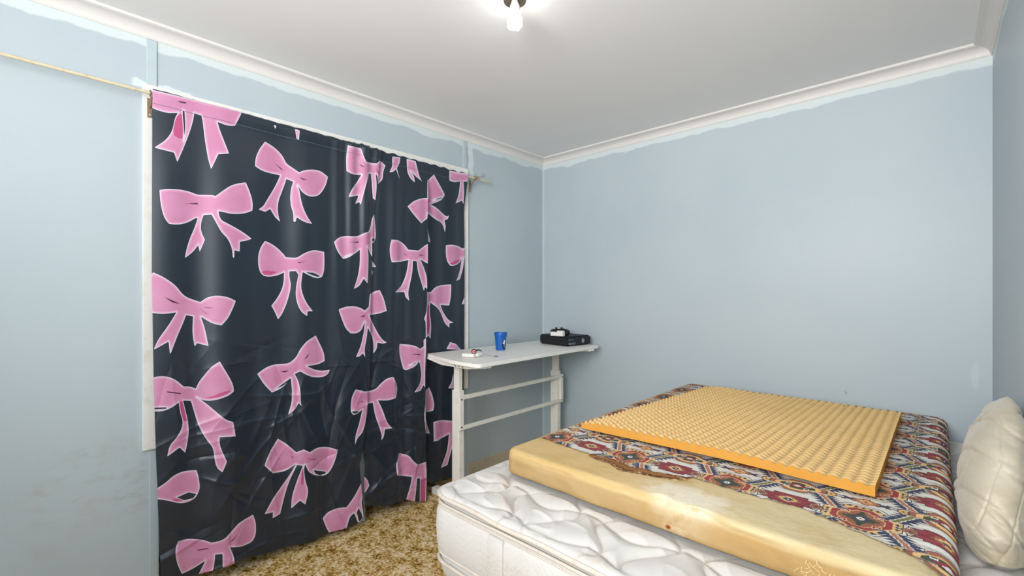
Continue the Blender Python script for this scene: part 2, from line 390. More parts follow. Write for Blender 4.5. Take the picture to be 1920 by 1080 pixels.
# ------------------------------------------------------------------ bow print, traced in crops (origin x, origin y, scale)
CR = dict(A=(460, 250, 5.4), B=(460, 430, 5.4), C=(460, 610, 5.4), D=(280, 670, 5.4), E=(280, 330, 5.4), F=(610, 390, 5.4), G=(620, 540, 5.4),
          H=(720, 420, 4.156), I=(640, 640, 5.4), J=(640, 260, 5.683), Z1=(270, 150, 3.375), Z2=(270, 470, 3.375), Z3=(270, 780, 3.6), Z5=(590, 530, 3.375), Z6=(450, 780, 3.6))
BOWS = [
('Z1','40,60 330,130 620,200 605,235 575,290 530,290 465,265 480,320 538,465 470,470 425,565 405,500 385,380 370,250 362,225 318,210 310,260 285,340 250,430 210,520 190,460 65,428 140,380 180,320 195,240 215,208 150,210 80,190 40,170'),
('E','103,142 180,131 290,135 385,152 440,172 485,190 560,192 640,193 670,205 730,160 800,110 870,80 975,65 1000,120 1030,200 1047,280 1042,350 980,375 900,385 820,382 750,365 700,357 705,400 730,450 800,485 900,540 970,585 1035,635 980,655 915,665 913,765 860,750 858,825 845,830 838,745 820,690 790,630 730,570 680,480 630,390 550,395 525,460 520,540 535,590 563,645 510,768 495,700 440,770 358,832 375,740 410,630 455,530 490,430 470,425 400,465 330,488 260,492 200,485 160,440 130,360 110,250'),
('A','198,85 260,120 330,175 380,235 412,305 470,345 545,395 600,372 680,366 760,380 835,440 820,510 785,580 740,630 680,643 620,630 570,590 527,527 548,580 562,670 590,770 630,850 676,918 600,900 520,850 508,895 487,895 487,810 462,740 453,650 462,560 485,490 415,462 400,510 370,590 335,680 325,770 335,840 352,897 300,850 270,800 250,765 200,795 132,770 180,740 220,670 270,590 320,500 352,425 230,400 160,375 97,332 102,250 140,160'),
('B','198,117 270,150 330,195 380,245 410,283 520,292 580,250 650,218 710,210 797,228 800,330 795,430 775,480 740,497 680,485 580,432 570,500 562,580 580,660 620,750 682,828 628,830 625,878 570,840 530,770 508,670 515,570 538,460 512,422 445,425 445,480 462,560 450,640 415,760 370,860 330,912 300,840 262,773 320,700 365,620 388,540 392,435 330,465 250,480 190,475 150,440 128,360 130,250 160,170'),
('Z2','20,190 58,137 130,170 200,220 255,292 357,325 400,295 460,283 530,293 580,318 560,370 530,430 490,473 430,460 360,418 385,490 408,603 335,585 320,608 305,520 310,415 265,408 250,450 210,540 165,660 155,575 60,628 90,560 150,480 205,390 120,402 20,390'),
('D','-20,215 100,190 190,195 270,230 345,295 410,295 470,317 500,250 560,175 630,95 712,40 760,120 820,220 850,290 853,345 800,390 700,425 620,440 540,435 475,400 560,455 640,520 720,590 780,635 848,655 873,800 712,808 710,880 740,960 786,1056 741,1164 690,1125 665,1060 648,915 600,860 545,780 490,670 455,560 420,440 340,437 365,540 385,620 400,740 385,860 362,965 305,912 180,1005 205,890 270,820 320,740 340,650 310,560 297,455 240,500 170,535 110,548 -20,548'),
('C','120,492 200,430 290,395 380,390 440,385 510,330 555,240 620,160 712,103 760,200 795,280 803,360 740,395 620,412 700,450 780,462 850,450 862,430 840,490 790,522 700,528 630,508 555,465 500,492 540,570 560,680 558,770 573,822 540,785 500,855 430,908 465,800 475,690 462,560 462,535 400,610 340,650 268,680 190,600'),
('Z3','50,510 140,455 200,400 270,370 355,365 370,420 378,490 350,550 300,580 240,590 160,570 50,555'),
('Z3','215,880 230,845 290,828 360,830 420,840 455,857 540,835 590,780 640,720 735,665 755,720 755,800 730,850 650,885 580,885 610,960 610,1030 533,1060 530,930 480,935 475,1000 450,1100 355,1095 415,975 330,1030 255,1065 225,1000 212,940'),
('Z6','255,152 310,185 350,220 380,245 430,225 470,245 520,212 590,207 660,228 640,310 600,385 560,405 500,400 460,375 440,325 430,360 440,440 463,505 440,597 405,570 345,625 350,540 390,420 425,335 385,330 340,420 310,500 270,660 220,690 222,648 165,663 225,550 290,460 340,390 378,325 300,375 220,385 165,335 200,240'),
('Z6','557,690 590,650 650,622 720,615 770,545 800,490 838,408 860,430 872,470 850,510 835,522 818,580 830,640 835,700 805,750 785,690 770,655 740,680 718,760 615,810 580,750'),
('J','70,70 210,105 235,180 265,245 320,260 375,265 410,235 470,285 445,350 440,430 415,460 390,487 385,400 365,375 378,500 362,655 335,635 325,500 315,375 290,370 280,430 240,580 205,712 195,675 145,695 185,605 75,622 110,540 160,470 215,385 130,385 55,345 50,200'),
('J','545,190 628,200 620,260 590,315 625,445 580,325 550,355 512,358 545,290 540,240'),
('J','695,215 790,240 810,320 830,400 858,455 800,410 735,345 775,400 782,467 730,420 700,350'),
('J','915,450 985,382 1040,480 1100,590 1098,610 1060,660 950,700 1020,740 1100,820 1130,830 1147,815 1135,855 1098,870 1112,940 1103,998 1085,930 1060,890 1000,860 920,795 915,850 850,902 770,810 705,722 770,665 850,635 915,632'),
('J','1150,340 1365,380 1360,455 1300,458 1308,560 1300,700 1285,660 1215,690 1250,600 1265,455 1200,465 1150,445'),
('F','1035,215 1065,350 1040,340'),
('F','88,345 130,300 200,282 320,290 380,260 435,240 460,180 470,110 495,60 505,180 510,310 485,355 472,352 475,500 448,450 425,390 437,500 432,620 427,765 388,715 345,790 287,820 330,690 350,560 350,420 300,460 240,500 180,517 120,440'),
('F','470,530 513,597 470,600'), ('F','466,610 480,650 473,695'),
('F','670,320 740,325 800,370 840,422 940,432 1000,385 1040,362 1040,565 960,520 1000,610 1028,700 1030,820 1008,800 997,840 960,720 935,640 925,540 885,535 882,640 860,750 835,860 850,940 810,900 800,850 705,853 770,790 820,670 842,525 760,545 672,550 655,480 650,400'),
('G','80,218 150,188 240,185 300,200 345,228 385,190 390,110 395,65 440,35 495,20 540,110 567,232 480,262 390,272 430,370 490,480 530,530 570,552 520,565 472,550 465,620 430,665 435,580 420,490 375,400 365,500 340,620 350,703 325,660 290,695 255,698 300,600 335,450 345,340 310,430 260,460 200,458 150,410 110,310'),
('H','335,530 365,530 400,490 450,475 523,470 522,560 507,635 440,630 455,680 500,750 543,768 508,775 508,808 470,770 445,700 420,655 360,612 355,680 368,780 362,893 345,870 330,885 308,905 310,960 326,960 326,760 312,740 330,690 335,620'),
('G','695,567 800,572 870,592 905,617 940,590 965,595 960,700 955,850 955,1010 940,980 910,1040 845,1058 900,980 918,880 905,780 895,745 850,800 760,832 735,820 705,720 693,640'),
('H','482,165 530,160 580,172 612,193 640,175 670,175 670,270 638,300 625,262 615,350 590,430 562,445 590,370 605,265 590,300 550,325 515,325 490,290 480,230'),
('H','660,480 655,620 605,625'), ('H','485,975 515,920 560,935 600,980'),
('I','142,487 200,497 235,512 345,487 400,425 460,375 525,360 550,410 567,480 550,575 470,600 370,597 420,700 460,820 515,880 440,890 430,970 400,1005 412,960 385,870 340,750 318,620 265,630 262,720 240,840 210,930 160,980 137,1055 140,960 180,830 212,690 160,735 120,745 95,715 95,640 105,560'),
('I','852,495 888,465 920,540 942,640 930,700 880,715 855,712 850,780 895,935 855,930 838,760 845,690 850,600'),
('Z6','1305,40 1360,25 1450,35 1450,150 1415,270 1400,330 1355,350 1400,230 1410,120 1360,160 1308,172'),
('Z6','1075,250 1140,265 1170,305 1200,328 1258,308 1258,400 1255,585 1212,585 1215,420 1195,420 1190,480 1178,590 1118,575 1150,470 1160,410 1060,400 1052,330'),
('Z5','878,570 880,668 845,668 865,630'),
('Z1','820,285 838,290 830,312'), ('Z1','955,310 985,320 980,380 965,370'),
]
HOLES = [
('Z1','246,190 256,200 262,300 250,390 252,300 243,215'), ('B','605,432 690,440 762,475 730,482 660,458'), ('D','-20,510 180,505 170,520 100,526 -20,526'),
('C','302,648 460,532 440,565 380,612'), ('Z3','220,550 300,515 355,525 330,555 270,568'), ('Z6','495,365 575,375 580,385 540,400 510,390'),
('Z6','787,650 800,622 822,660 825,690 803,712'), ('J','975,657 1040,634 1090,618 1050,643'), ('F','470,312 500,305 495,330 478,343'),
('F','200,493 290,462 240,483'), ('G','795,785 840,763 895,740 860,763'), ('I','105,708 185,707 150,730 120,728'), ('Z6','1328,166 1402,127 1370,155'),
]
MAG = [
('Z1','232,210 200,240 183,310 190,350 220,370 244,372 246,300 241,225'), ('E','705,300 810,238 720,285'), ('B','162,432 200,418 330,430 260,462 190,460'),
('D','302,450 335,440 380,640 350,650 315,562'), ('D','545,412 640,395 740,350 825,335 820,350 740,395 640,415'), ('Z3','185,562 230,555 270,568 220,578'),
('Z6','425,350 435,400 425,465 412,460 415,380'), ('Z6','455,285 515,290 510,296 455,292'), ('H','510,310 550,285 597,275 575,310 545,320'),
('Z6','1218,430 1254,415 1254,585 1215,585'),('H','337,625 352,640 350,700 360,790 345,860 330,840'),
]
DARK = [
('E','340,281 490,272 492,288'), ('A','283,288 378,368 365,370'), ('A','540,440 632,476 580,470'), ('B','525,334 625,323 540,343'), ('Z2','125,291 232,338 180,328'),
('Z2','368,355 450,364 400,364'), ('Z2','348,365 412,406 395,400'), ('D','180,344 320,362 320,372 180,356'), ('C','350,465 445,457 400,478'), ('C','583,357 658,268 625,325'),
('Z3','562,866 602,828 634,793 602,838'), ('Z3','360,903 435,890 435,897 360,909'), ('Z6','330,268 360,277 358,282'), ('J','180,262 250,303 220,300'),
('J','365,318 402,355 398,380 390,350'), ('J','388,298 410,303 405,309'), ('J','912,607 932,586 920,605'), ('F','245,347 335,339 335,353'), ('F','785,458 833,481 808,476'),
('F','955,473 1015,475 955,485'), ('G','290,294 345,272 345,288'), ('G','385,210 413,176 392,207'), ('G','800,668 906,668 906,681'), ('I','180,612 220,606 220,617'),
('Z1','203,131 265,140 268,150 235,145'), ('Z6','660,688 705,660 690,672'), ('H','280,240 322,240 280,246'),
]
def polys(L):
    out = []
    for c, s in L:
        ox, oy, k = CR[c]; p = np.array([[ox+float(a)/k, oy+float(b_)/k] for a, b_ in (q.split(',') for q in s.split())])
        for it in range(2):       # round the gentle bends, keep the sharp tips
            if len(p) < 6: break
            q2 = []
            for i in range(len(p)):
                a_, m_, b2_ = p[i-1], p[i], p[(i+1) % len(p)]; e1 = m_-a_; e2 = b2_-m_
                ct = (e1@e2)/(np.linalg.norm(e1)*np.linalg.norm(e2)+1e-9)
                if ct > 0.76: q2 += [m_-e1*0.22, m_+e2*0.22]
                else: q2.append(m_)
            p = np.array(q2)
        out.append(p)
    return out
BOWS = polys(BOWS); HOLES = polys(HOLES); MAG = polys(MAG); DARK = polys(DARK)
def signed(px, py, poly, acc, margin=10):
    """acc = max(acc, signed distance to poly, inside positive)"""
    lo = poly.min(0)-margin; hi = poly.max(0)+margin
    idx = np.nonzero((px > lo[0]) & (px < hi[0]) & (py > lo[1]) & (py < hi[1]))[0]
    if len(idx) == 0: return
    x = px[idx]; y = py[idx]; d2 = np.full(len(idx), 1e9); ins = np.zeros(len(idx), bool); n = len(poly)
    for i in range(n):
        a = poly[i]; c = poly[(i+1) % n]; e = c-a; L2 = e@e+1e-9
        t_ = np.clip(((x-a[0])*e[0]+(y-a[1])*e[1])/L2, 0, 1)
        d2 = np.minimum(d2, (x-a[0]-t_*e[0])**2+(y-a[1]-t_*e[1])**2)
        if a[1] != c[1]:
            ins ^= ((a[1] > y) != (c[1] > y)) & (x < (c[0]-a[0])*(y-a[1])/(c[1]-a[1])+a[0])
    d = np.sqrt(d2)*np.where(ins, 1, -1); acc[idx] = np.maximum(acc[idx], d)
def print_fields(P):
    px, py = proj(P); N = len(px)
    bow = np.full(N, -9.0); hole = np.full(N, -9.0); mag = np.full(N, -9.0); dark = np.full(N, -9.0)
    for q in BOWS: signed(px, py, q, bow)
    for q in HOLES: signed(px, py, q, hole, 8)
    for q in MAG: signed(px, py, q, mag, 8)
    for q in DARK: signed(px, py, q, dark, 8)
    return np.minimum(bow, -hole), mag, dark

def curtain_material():
    t = NT('navy_satin_with_pink_bows')
    sd = t.attr('bow_print').outputs['Fac']; mg = t.attr('dark_pink_print').outputs['Fac']; dk = t.attr('stroke_print').outputs['Fac']
    f1 = t.noise(1, 3, 0.6, vec=t.scaled((3, 3, 260))); f2 = t.noise(5, 3)
    navy = t.mix(f2, s2l((18, 29, 43)), s2l((25, 38, 54))); navy = t.mix(t.math('MULTIPLY', f1, 0.25), navy, s2l((38, 50, 64)))
    pink = t.mix(t.step(t.noise(9, 3), 0.35, 0.7), s2l((194, 126, 164)), s2l((198, 137, 173)))
    pink = t.mix(t.step(sd, 5.5, 1.5), pink, s2l((212, 162, 194)))
    white = s2l((212, 208, 220))
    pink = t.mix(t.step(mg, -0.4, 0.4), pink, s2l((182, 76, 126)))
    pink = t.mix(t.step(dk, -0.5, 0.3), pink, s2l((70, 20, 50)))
    c = t.mix(t.step(sd, 0.95, 1.6), white, pink); c = t.mix(t.step(sd, -0.25, 0.3), navy, c)
    def vor(sc, k):
        n = t.node('ShaderNodeTexVoronoi', feature='F1'); w_ = t.node('ShaderNodeMapping'); w_.inputs['Rotation'].default_value = (0.5*k, 0, 0.3); w_.inputs['Scale'].default_value = sc; t.put(w_.inputs['Vector'], t.pos())
        t.put(n.inputs['Vector'], w_.outputs[0]); n.inputs['Scale'].default_value = 1; return n.outputs['Distance']
    wr = t.math('ADD', vor((8, 8, 3.6), 1), t.math('MULTIPLY', vor((7, 17, 9), -1.4), 0.5))
    wr = t.math('ADD', wr, t.math('MULTIPLY', vor((26, 26, 16), 0.7), 0.10))
    low = t.step(t.xyz()[2], 1.5, 0.5)
    h = t.math('ADD', t.math('MULTIPLY', wr, t.math('ADD', t.math('MULTIPLY', low, 0.6), 0.04)), t.math('MULTIPLY', f1, 0.01))
    t.bump(h, 0.55, 0.016)
    return t.out(c, 0.36, 0.6, **{'Sheen Weight': 0.08, 'Sheen Roughness': 0.4})
M['curtain'] = curtain_material()
M['thread'] = plain('pale_stitching', (96, 108, 120), 0.7, 0.2)

def pl(points):
    a = np.array(points, float); return lambda v: np.interp(v, a[:, 0], a[:, 1])
def edge_y(pxs, x):
    """polyline of pixels on the plane x -> y as a function of z"""
    q = sorted([(on_x(a, c, x)[1], on_x(a, c, x)[0]) for a, c in pxs]); return pl(q)
def hem_z(pxs, x):
    q = sorted([on_x(a, c, x) for a, c in pxs]); return pl(q)
def creases(Y, Z, seed):
    """straight pressed creases and slack folds that grow towards the hem"""
    low = sstep(1.45, 0.60, Z); R = np.random.default_rng(seed); acc = np.zeros(Y.shape)
    for k in range(150):
        cy, cz = R.uniform(-2.95, -0.95), R.uniform(0.05, 1.25)**1.0; ang = R.choice([R.normal(PI/2, 0.35), R.normal(0.15, 0.25), R.uniform(0, PI)]); L_ = R.uniform(0.08, 0.30); w_ = R.uniform(0.008, 0.024); h_ = R.uniform(0.0022, 0.0075)*R.choice([1, 1, -1])
        c_, s_ = math.cos(ang), math.sin(ang)
        a_ = (Y-cy)*c_+(Z-cz)*s_; d_ = -(Y-cy)*s_+(Z-cz)*c_+0.25*a_*a_
        acc += h_*np.exp(-np.abs(d_)/w_)*np.exp(-(a_/L_)**4)
    soft = ridge(Y*6+0.5*vnoise(Y*2, Z*2, seed), Z*0.8, seed+4)**2*0.010+(fbm(Y*5, Z*2.6, seed+3, 2)-0.5)*0.022
    return low*(acc*1.25+soft)+0.0015*(fbm(Y*8, Z*1.2, seed+2, 2)-0.5)
def make_curtain(name, label, Lf, Rf, Hf, xf, topz, ncol, nrow, stitch, seed, extra=None):
    s = np.linspace(0, 1, ncol); tt = np.linspace(0, 1, nrow)
    S, Tt = np.meshgrid(s, tt, indexing='ij')
    zt = topz
    Z = None; Y = Lf(1.2)*(1-S)+Rf(1.2)*S
    for it in range(4):
        hem = Hf(Y[:, -1])[:, None]; top = topz(Y[:, 0])[:, None]
        Z = top+(hem-top)*Tt
        Y = Lf(Z)*(1-S)+Rf(Z)*S
    if extra is not None: X, Y, Z = extra(S, Tt, Y, Z)
    else: X = xf(Y, Z)
    P = np.stack([X, Y, Z], -1).reshape(-1, 3)
    o = link(name, P, grid_faces(ncol, nrow), M['curtain'], None, True)
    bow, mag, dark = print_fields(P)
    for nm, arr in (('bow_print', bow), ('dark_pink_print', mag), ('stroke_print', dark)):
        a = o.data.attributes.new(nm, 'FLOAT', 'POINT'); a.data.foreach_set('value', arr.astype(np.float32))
    so = o.modifiers.new('thickness', 'SOLIDIFY'); so.thickness = 0.0012; so.offset = -1
    tag(o, label, 'curtain')
    # stitched line under the rod pocket
    if stitch:
        Q = P.reshape(ncol, nrow, 3); V = []
        for i in range(0, ncol, 3):
            zz_ = rodz(Q[i, 0, 1])-0.050; o_ = np.argsort(Q[i, :, 2])
            p = [np.interp(zz_, Q[i, o_, 2], Q[i, o_, k]) for k in (0, 1)]+[zz_]; V += [(p[0]+0.0022, p[1], p[2]+0.0009), (p[0]+0.0022, p[1], p[2]-0.0009)]
        n = len(V)//2; F = [(2*i, 2*i+1, 2*i+3, 2*i+2) for i in range(n-1)]
        link('pocket_stitching', V, F, M['thread'], o)
    return o
def pocket(Y, Z, gather):
    """cloth wraps over the rod at the top and puckers beneath it"""
    d = rodz(Y)-Z; return np.where(d < 0, np.maximum(0, 1-(d/0.02)**2), 1.0)*0.012*np.exp(-(d/0.05)**2)
LF = edge_y([(285, 178), (284, 500), (287, 700), (291, 850), (297, 1000), (301, 1085)], 0.085)
RF = edge_y([(712, 299), (700, 400), (694, 560), (691, 700), (679, 822), (671.5, 869), (673.6, 902), (679, 966)], 0.085)
HF = hem_z([(300, 1103), (330, 1090), (373, 1078.6), (437, 1056), (520, 1034), (589, 1013), (622, 999), (650, 987), (672, 976), (679, 966)], 0.10)
def topA(Y): return rodz(Y)+0.016+0.003*np.sin(Y*75)*sstep(-2.6, -2.0, Y)+(0.004+0.012*np.exp(-((Y+1.85)/0.12)**2))*(vnoise(Y*60, Y*0, 3)-0.4)
def xA(Y, Z):
    k = sstep(2.36, 1.9, Z); amp = 0.006+0.012*k+0.006*sstep(1.4, 0.7, Z)
    f = np.sin(Y*19+0.5*np.sin(Z*1.7))*0.6+np.sin(Y*31+Z*0.4+1)*0.35+np.sin(Y*9.5+2)*0.5
    g = sstep(-2.15, -1.95, Y)*sstep(1.2, 2.0, Z)*0.008*np.sin(Y*70)
    right = sstep(-2.02, -1.86, Y)
    return 0.090+amp*f*0.75+g+pocket(Y, Z, 1)+creases(Y, Z, 11)+right*0.006
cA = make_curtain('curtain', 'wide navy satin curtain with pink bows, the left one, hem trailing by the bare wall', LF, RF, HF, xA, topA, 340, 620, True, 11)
L2 = edge_y([(698, 297), (688, 400), (684, 560), (681, 700), (675, 811), (682.5, 872), (681, 905), (682.5, 952)], 0.066)
R2 = edge_y([(803, 322), (802, 500), (799.5, 660), (797, 750), (798, 850), (800, 940)], 0.100)
R3 = edge_y([(870, 328), (870.5, 400), (871.5, 480), (871, 650), (869, 800), (867, 895)], 0.045)
H2 = hem_z([(682.5, 952), (728, 947), (742, 940), (761, 935.5), (783, 940), (797, 938), (800, 938)], 0.085)
H3 = hem_z([(800, 905), (847, 895), (870, 890)], 0.045)
def topB(Y): return rodz(Y)+0.016+0.004*np.sin(Y*75)+0.006*(vnoise(Y*30, Y*0, 8)-0.5)
def extra2(S, Tt, Y, Z):
    # three stretches: front panel, fold going back, rear stretch beside the desk
    a, c = 0.52, 0.62
    zt = topB(Y)
    h = H2(L2(0.05)*(1-np.clip(S/a, 0, 1))+R2(0.02)*np.clip(S/a, 0, 1)); h3 = H3(R2(0.1)*(1-np.clip((S-c)/(1-c), 0, 1))+R3(0.1)*np.clip((S-c)/(1-c), 0, 1))
    kk = sstep(a, c, S); hem = h*(1-kk)+h3*kk
    yl = np.interp(S, [0, a, c, 1], [0, 1, 2, 3])
    Zz = 2.35+(hem-2.35)*Tt
    yA, yB, yD = L2(Zz), R2(Zz), R3(Zz); yC = yB-0.025
    y = np.where(S < a, yA+(yB-yA)*np.clip(S/a, 0, 1), np.where(S < c, yB+(yC-yB)*(S-a)/(c-a), yC+(yD-yC)*np.clip((S-c)/(1-c), 0, 1)))
    top = rodz(y)+0.014+0.004*np.sin(y*75)+0.005*(vnoise(y*30, y*0, 8)-0.5); Zz = top+(hem-top)*Tt
    amp = 0.007+0.011*sstep(2.35, 1.9, Zz)
    f = np.sin(y*33+0.4*np.sin(Zz*2))*0.7+np.sin(y*57+1)*0.25
    knee = sstep(2.33, 2.05, Zz)
    xfront = 0.084+0.010*sstep(-1.8, -1.45, y)*knee+amp*f*0.7*(1-sstep(a-0.12, a, S))
    xfront = xfront-0.022*(1-sstep(0.0, 0.10, S))*knee
    xback = 0.084-0.040*knee+0.006*np.sin(y*38)*knee
    X = xfront*(1-kk)+xback*kk+0.006*np.exp(-((rodz(y)-Zz)/0.05)**2)+creases(y, Zz, 41)*(1-0.75*kk)+0.006*np.exp(-((S-a)/0.02)**2)
    X = np.where(S > c, np.maximum(X, 0.026), X)
    return X, y, Zz
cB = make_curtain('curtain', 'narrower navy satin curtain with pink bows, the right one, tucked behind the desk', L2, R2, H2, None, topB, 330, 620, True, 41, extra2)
# gather knots of the pocket ruffled on the rod

# ------------------------------------------------------------------ rounded pads (mattress, foam)
def perimeter(x0, x1, y0, y1, R, inset, step=0.012, R0=None):
    """points of a rounded rectangle, same count for every inset"""
    nx = max(8, int((x1-x0)/step)); ny = max(8, int((y1-y0)/step)); nc = 10
    a0, a1, b0, b1 = x0+inset, x1-inset, y0+inset, y1-inset
    mx, my = (x0+x1)/2, (y0+y1)/2
    if a0 > a1: a0 = a1 = mx
    if b0 > b1: b0 = b1 = my
    r = max(min(R-inset, (a1-a0)/2, (b1-b0)/2), min(0.02, (a1-a0)/2, (b1-b0)/2))
    P = []
    def seg(p, q, n):
        for k in range(n): P.append((p[0]+(q[0]-p[0])*k/n, p[1]+(q[1]-p[1])*k/n))
    def arc(cx, cy, s):
        for k in range(nc): a = s+k/nc*PI/2; P.append((cx+r*math.cos(a), cy+r*math.sin(a)))
    seg((a0+r, b0), (a1-r, b0), nx); arc(a1-r, b0+r, -PI/2)
    seg((a1, b0+r), (a1, b1-r), ny); arc(a1-r, b1-r, 0)
    seg((a1-r, b1), (a0+r, b1), nx); arc(a0+r, b1-r, PI/2)
    seg((a0, b1-r), (a0, b0+r), ny); arc(a0+r, b0+r, PI)
    return np.array(P)
def pad(name, rect, R, prof, topz, disp, mat, parent=None, step=0.012, capstep=0.014, closed_bottom=True, side_disp=None, **kw):
    """prof: list of (inset, z) from bottom to top edge; then rings towards the middle following topz(x, y)"""
    x0, x1, y0, y1 = rect; rings = []
    for ins, z in prof:
        P = perimeter(x0, x1, y0, y1, R, ins, step); rings.append(np.column_stack([P, np.full(len(P), z)]))
    last = prof[-1][0]; half = min(x1-x0, y1-y0)/2
    k = last
    if topz is not None:
        zl = prof[-1][1]
        while k < half:
            k += capstep*(1 if k < 0.35 else 2.5); P = perimeter(x0, x1, y0, y1, R, min(k, half), step)
            bl = min(1, (k-last)/0.04); bl = bl*(2-bl)
            z = topz(P[:, 0], P[:, 1]); rings.append(np.column_stack([P, zl*(1-bl)+z*bl]))
    n = len(rings[0]); m = len(rings); A = np.stack(rings, 0)
    if disp is not None: A = disp(A, len(prof))
    V = A.transpose(1, 0, 2).reshape(-1, 3)
    F = grid_faces(n, m, True)
    o = link(name, V, F, mat, parent, True, **kw)
    return o
def ring_tube(name, rect, R, inset, z, r, mat, parent, wob=0.0, seed=1, nseg=8):
    P = perimeter(*rect, R, inset, 0.02); n = len(P); d = np.roll(P, -1, 0)-np.roll(P, 1, 0); d /= np.linalg.norm(d, axis=1)[:, None]+1e-9
    nrm = np.column_stack([d[:, 1], -d[:, 0]]); arc = np.arange(n)*0.02
    zz = z+wob*(vnoise(arc*6, arc*0, seed)-0.5)*2; V = []
    for k in range(nseg):
        a = 2*PI*k/nseg; V.append(np.column_stack([P+nrm*(r*math.cos(a)), zz+r*math.sin(a)]))
    A = np.stack(V, 1).reshape(-1, 3); F = []
    for i in range(n):
        j = (i+1) % n
        for k in range(nseg): l = (k+1) % nseg; F.append((i*nseg+k, j*nseg+k, j*nseg+l, i*nseg+l))
    return link(name, A, np.array(F), mat, parent, True)

# ---- quilted mattress
def mattress_white(name, quilt_side=False):
    t = NT(name); X = t.xyz()
    base = t.mix(t.noise(2.5, 3), s2l((200, 199, 197)), s2l((192, 190, 186)))
    st = t.step(t.noise(4.5, 4, 0.6, dist=0.4), 0.56, 0.74)
    c = t.mix(t.math('MULTIPLY', st, 0.55), base, s2l((190, 164, 146)))
    fl = t.node('ShaderNodeTexVoronoi', feature='DISTANCE_TO_EDGE'); t.put(fl.inputs['Vector'], t.pos()); fl.inputs['Scale'].default_value = 130
    fm = t.step(t.math('ABSOLUTE', t.math('SUBTRACT', t.noise(75, 2, 0.5, dist=1.2), 0.5)), 0.035, 0.012); blot = t.step(t.noise(5.2, 1, vec=t.scaled((1, 1.15, 1.1))), 0.60, 0.66)
    c = t.mix(t.math('MULTIPLY', t.math('MULTIPLY', fm, blot), 0.55), c, s2l((178, 156, 112)))
    if quilt_side:
        along = t.math('ADD', X[0], X[1])
        ph = t.math('ADD', t.math('MULTIPLY', X[2], 260), t.math('MULTIPLY', t.math('SINE', t.math('MULTIPLY', along, 30)), 9))
        h = t.math('ABSOLUTE', t.math('SINE', t.math('MULTIPLY', ph, 0.5)))
        t.bump(t.math('POWER', h, 0.3), 0.16, 0.005)
    else: c = t.mix(t.math('MULTIPLY', t.attr('seam').outputs['Fac'], 0.45), c, s2l((150, 136, 118))); t.bump(t.noise(1, 4, 0.6, vec=t.scaled((22, 9, 20)), dist=0.6), 0.22, 0.005)
    return t.out(c, 0.6, 0.3, **{'Sheen Weight': 0.2})
M['mtop'] = mattress_white('quilted_mattress_top'); M['mside'] = mattress_white('quilted_mattress_side', True)
M['piping'] = dirty_white('mattress_piping', (198, 190, 180), (168, 142, 124), 0.6, 0.65, 25)
MR = (1.275, 2.868, -2.235, -0.10); MC = 0.075
FR = (1.375, 2.725, -1.945, -0.035)      # foam mattress footprint
def seams(x, y):
    P = 0.165; Lg = 0.30; A = 0.046; d = np.full(np.shape(x), 9.0)
    for n in range(-1, 14):
        ph = 0 if n % 2 else PI
        xc = 1.27+n*P+A*np.sin(2*PI*y/Lg+ph+0.5*np.sin(x*5)); sl = A*2*PI/Lg*np.cos(2*PI*y/Lg+ph)
        d = np.minimum(d, np.abs(x-xc)/np.sqrt(1+sl*sl))
    for n in range(0, 12):
        yc = -2.36+n*0.17; yy = yc+0.030*np.sin(2*PI*x/0.33+n*2.1)
        d = np.minimum(d, np.abs(y-yy)/1.1)
    return d
def mtopz(x, y):
    d = seams(x, y)
    puff = 0.022*(1-np.exp(-(d/0.020)))
    inside = sstep(-0.05, 0.02, np.minimum.reduce([x-FR[0], FR[1]-x, y-FR[2], FR[3]-y]))
    wr = 0.006*ridge(x*9+y*5, y*14, 3)**3
    return (0.683+puff+wr)*(1-inside)+0.684*inside
mat_obj = pad('mattress', MR, MC, [(0.030, 0.668), (0.010, 0.671), (0.003, 0.675), (-0.001, 0.682), (0.002, 0.690), (0.012, 0.697), (0.022, 0.700)], mtopz, None, M['mtop'], None, 0.0055, 0.0045)
ORIG['mattress'] = ORIG['mattress']
co = np.empty(len(mat_obj.data.vertices)*3, np.float32); mat_obj.data.vertices.foreach_get('co', co); co = co.reshape(-1, 3)+ORIG['mattress']
a = mat_obj.data.attributes.new('seam', 'FLOAT', 'POINT'); a.data.foreach_set('value', (sstep(0.0055, 0.001, seams(co[:, 0], co[:, 1]))*(co[:, 2] > 0.688-0.01)).astype(np.float32))
tag(mat_obj, 'thick white quilted mattress with stained top and piped edges under the foam mattress', 'mattress')
def side_bulge(A, k):
    m = A.shape[0]
    n = vnoise(A[:, :, 0]*5+A[:, :, 1]*5, A[:, :, 2]*4, 5)-0.5
    cx, cy = (MR[0]+MR[1])/2, (MR[2]+MR[3])/2; s = 1+0.006*n
    A[:, :, 0] = cx+(A[:, :, 0]-cx)*s; A[:, :, 1] = cy+(A[:, :, 1]-cy)*s; A[:, :, 0] = np.minimum(A[:, :, 0], 2.886)
    return A
side = pad('side_panel', MR, MC, [(0.010, 0.457), (0.002, 0.468), (-0.007, 0.50), (-0.011, 0.56), (-0.008, 0.62), (0.002, 0.650), (0.010, 0.660), (0.030, 0.664)], None, side_bulge, M['mside'], mat_obj)
low = pad('lower_pillow', MR, MC, [(0.20, 0.332), (0.09, 0.334), (0.045, 0.35), (0.015, 0.385), (0.004, 0.425), (0.003, 0.44), (0.014, 0.455)], None, None, M['mtop'], mat_obj)
ring_tube('piping', MR, MC, -0.001, 0.681, 0.0085, M['piping'], mat_obj, 0.003, 1)
ring_tube('piping', MR, MC, 0.001, 0.657, 0.0058, M['piping'], mat_obj, 0.002, 2)
ring_tube('piping', MR, MC, -0.001, 0.643, 0.003, M['piping'], mat_obj, 0.002, 2)
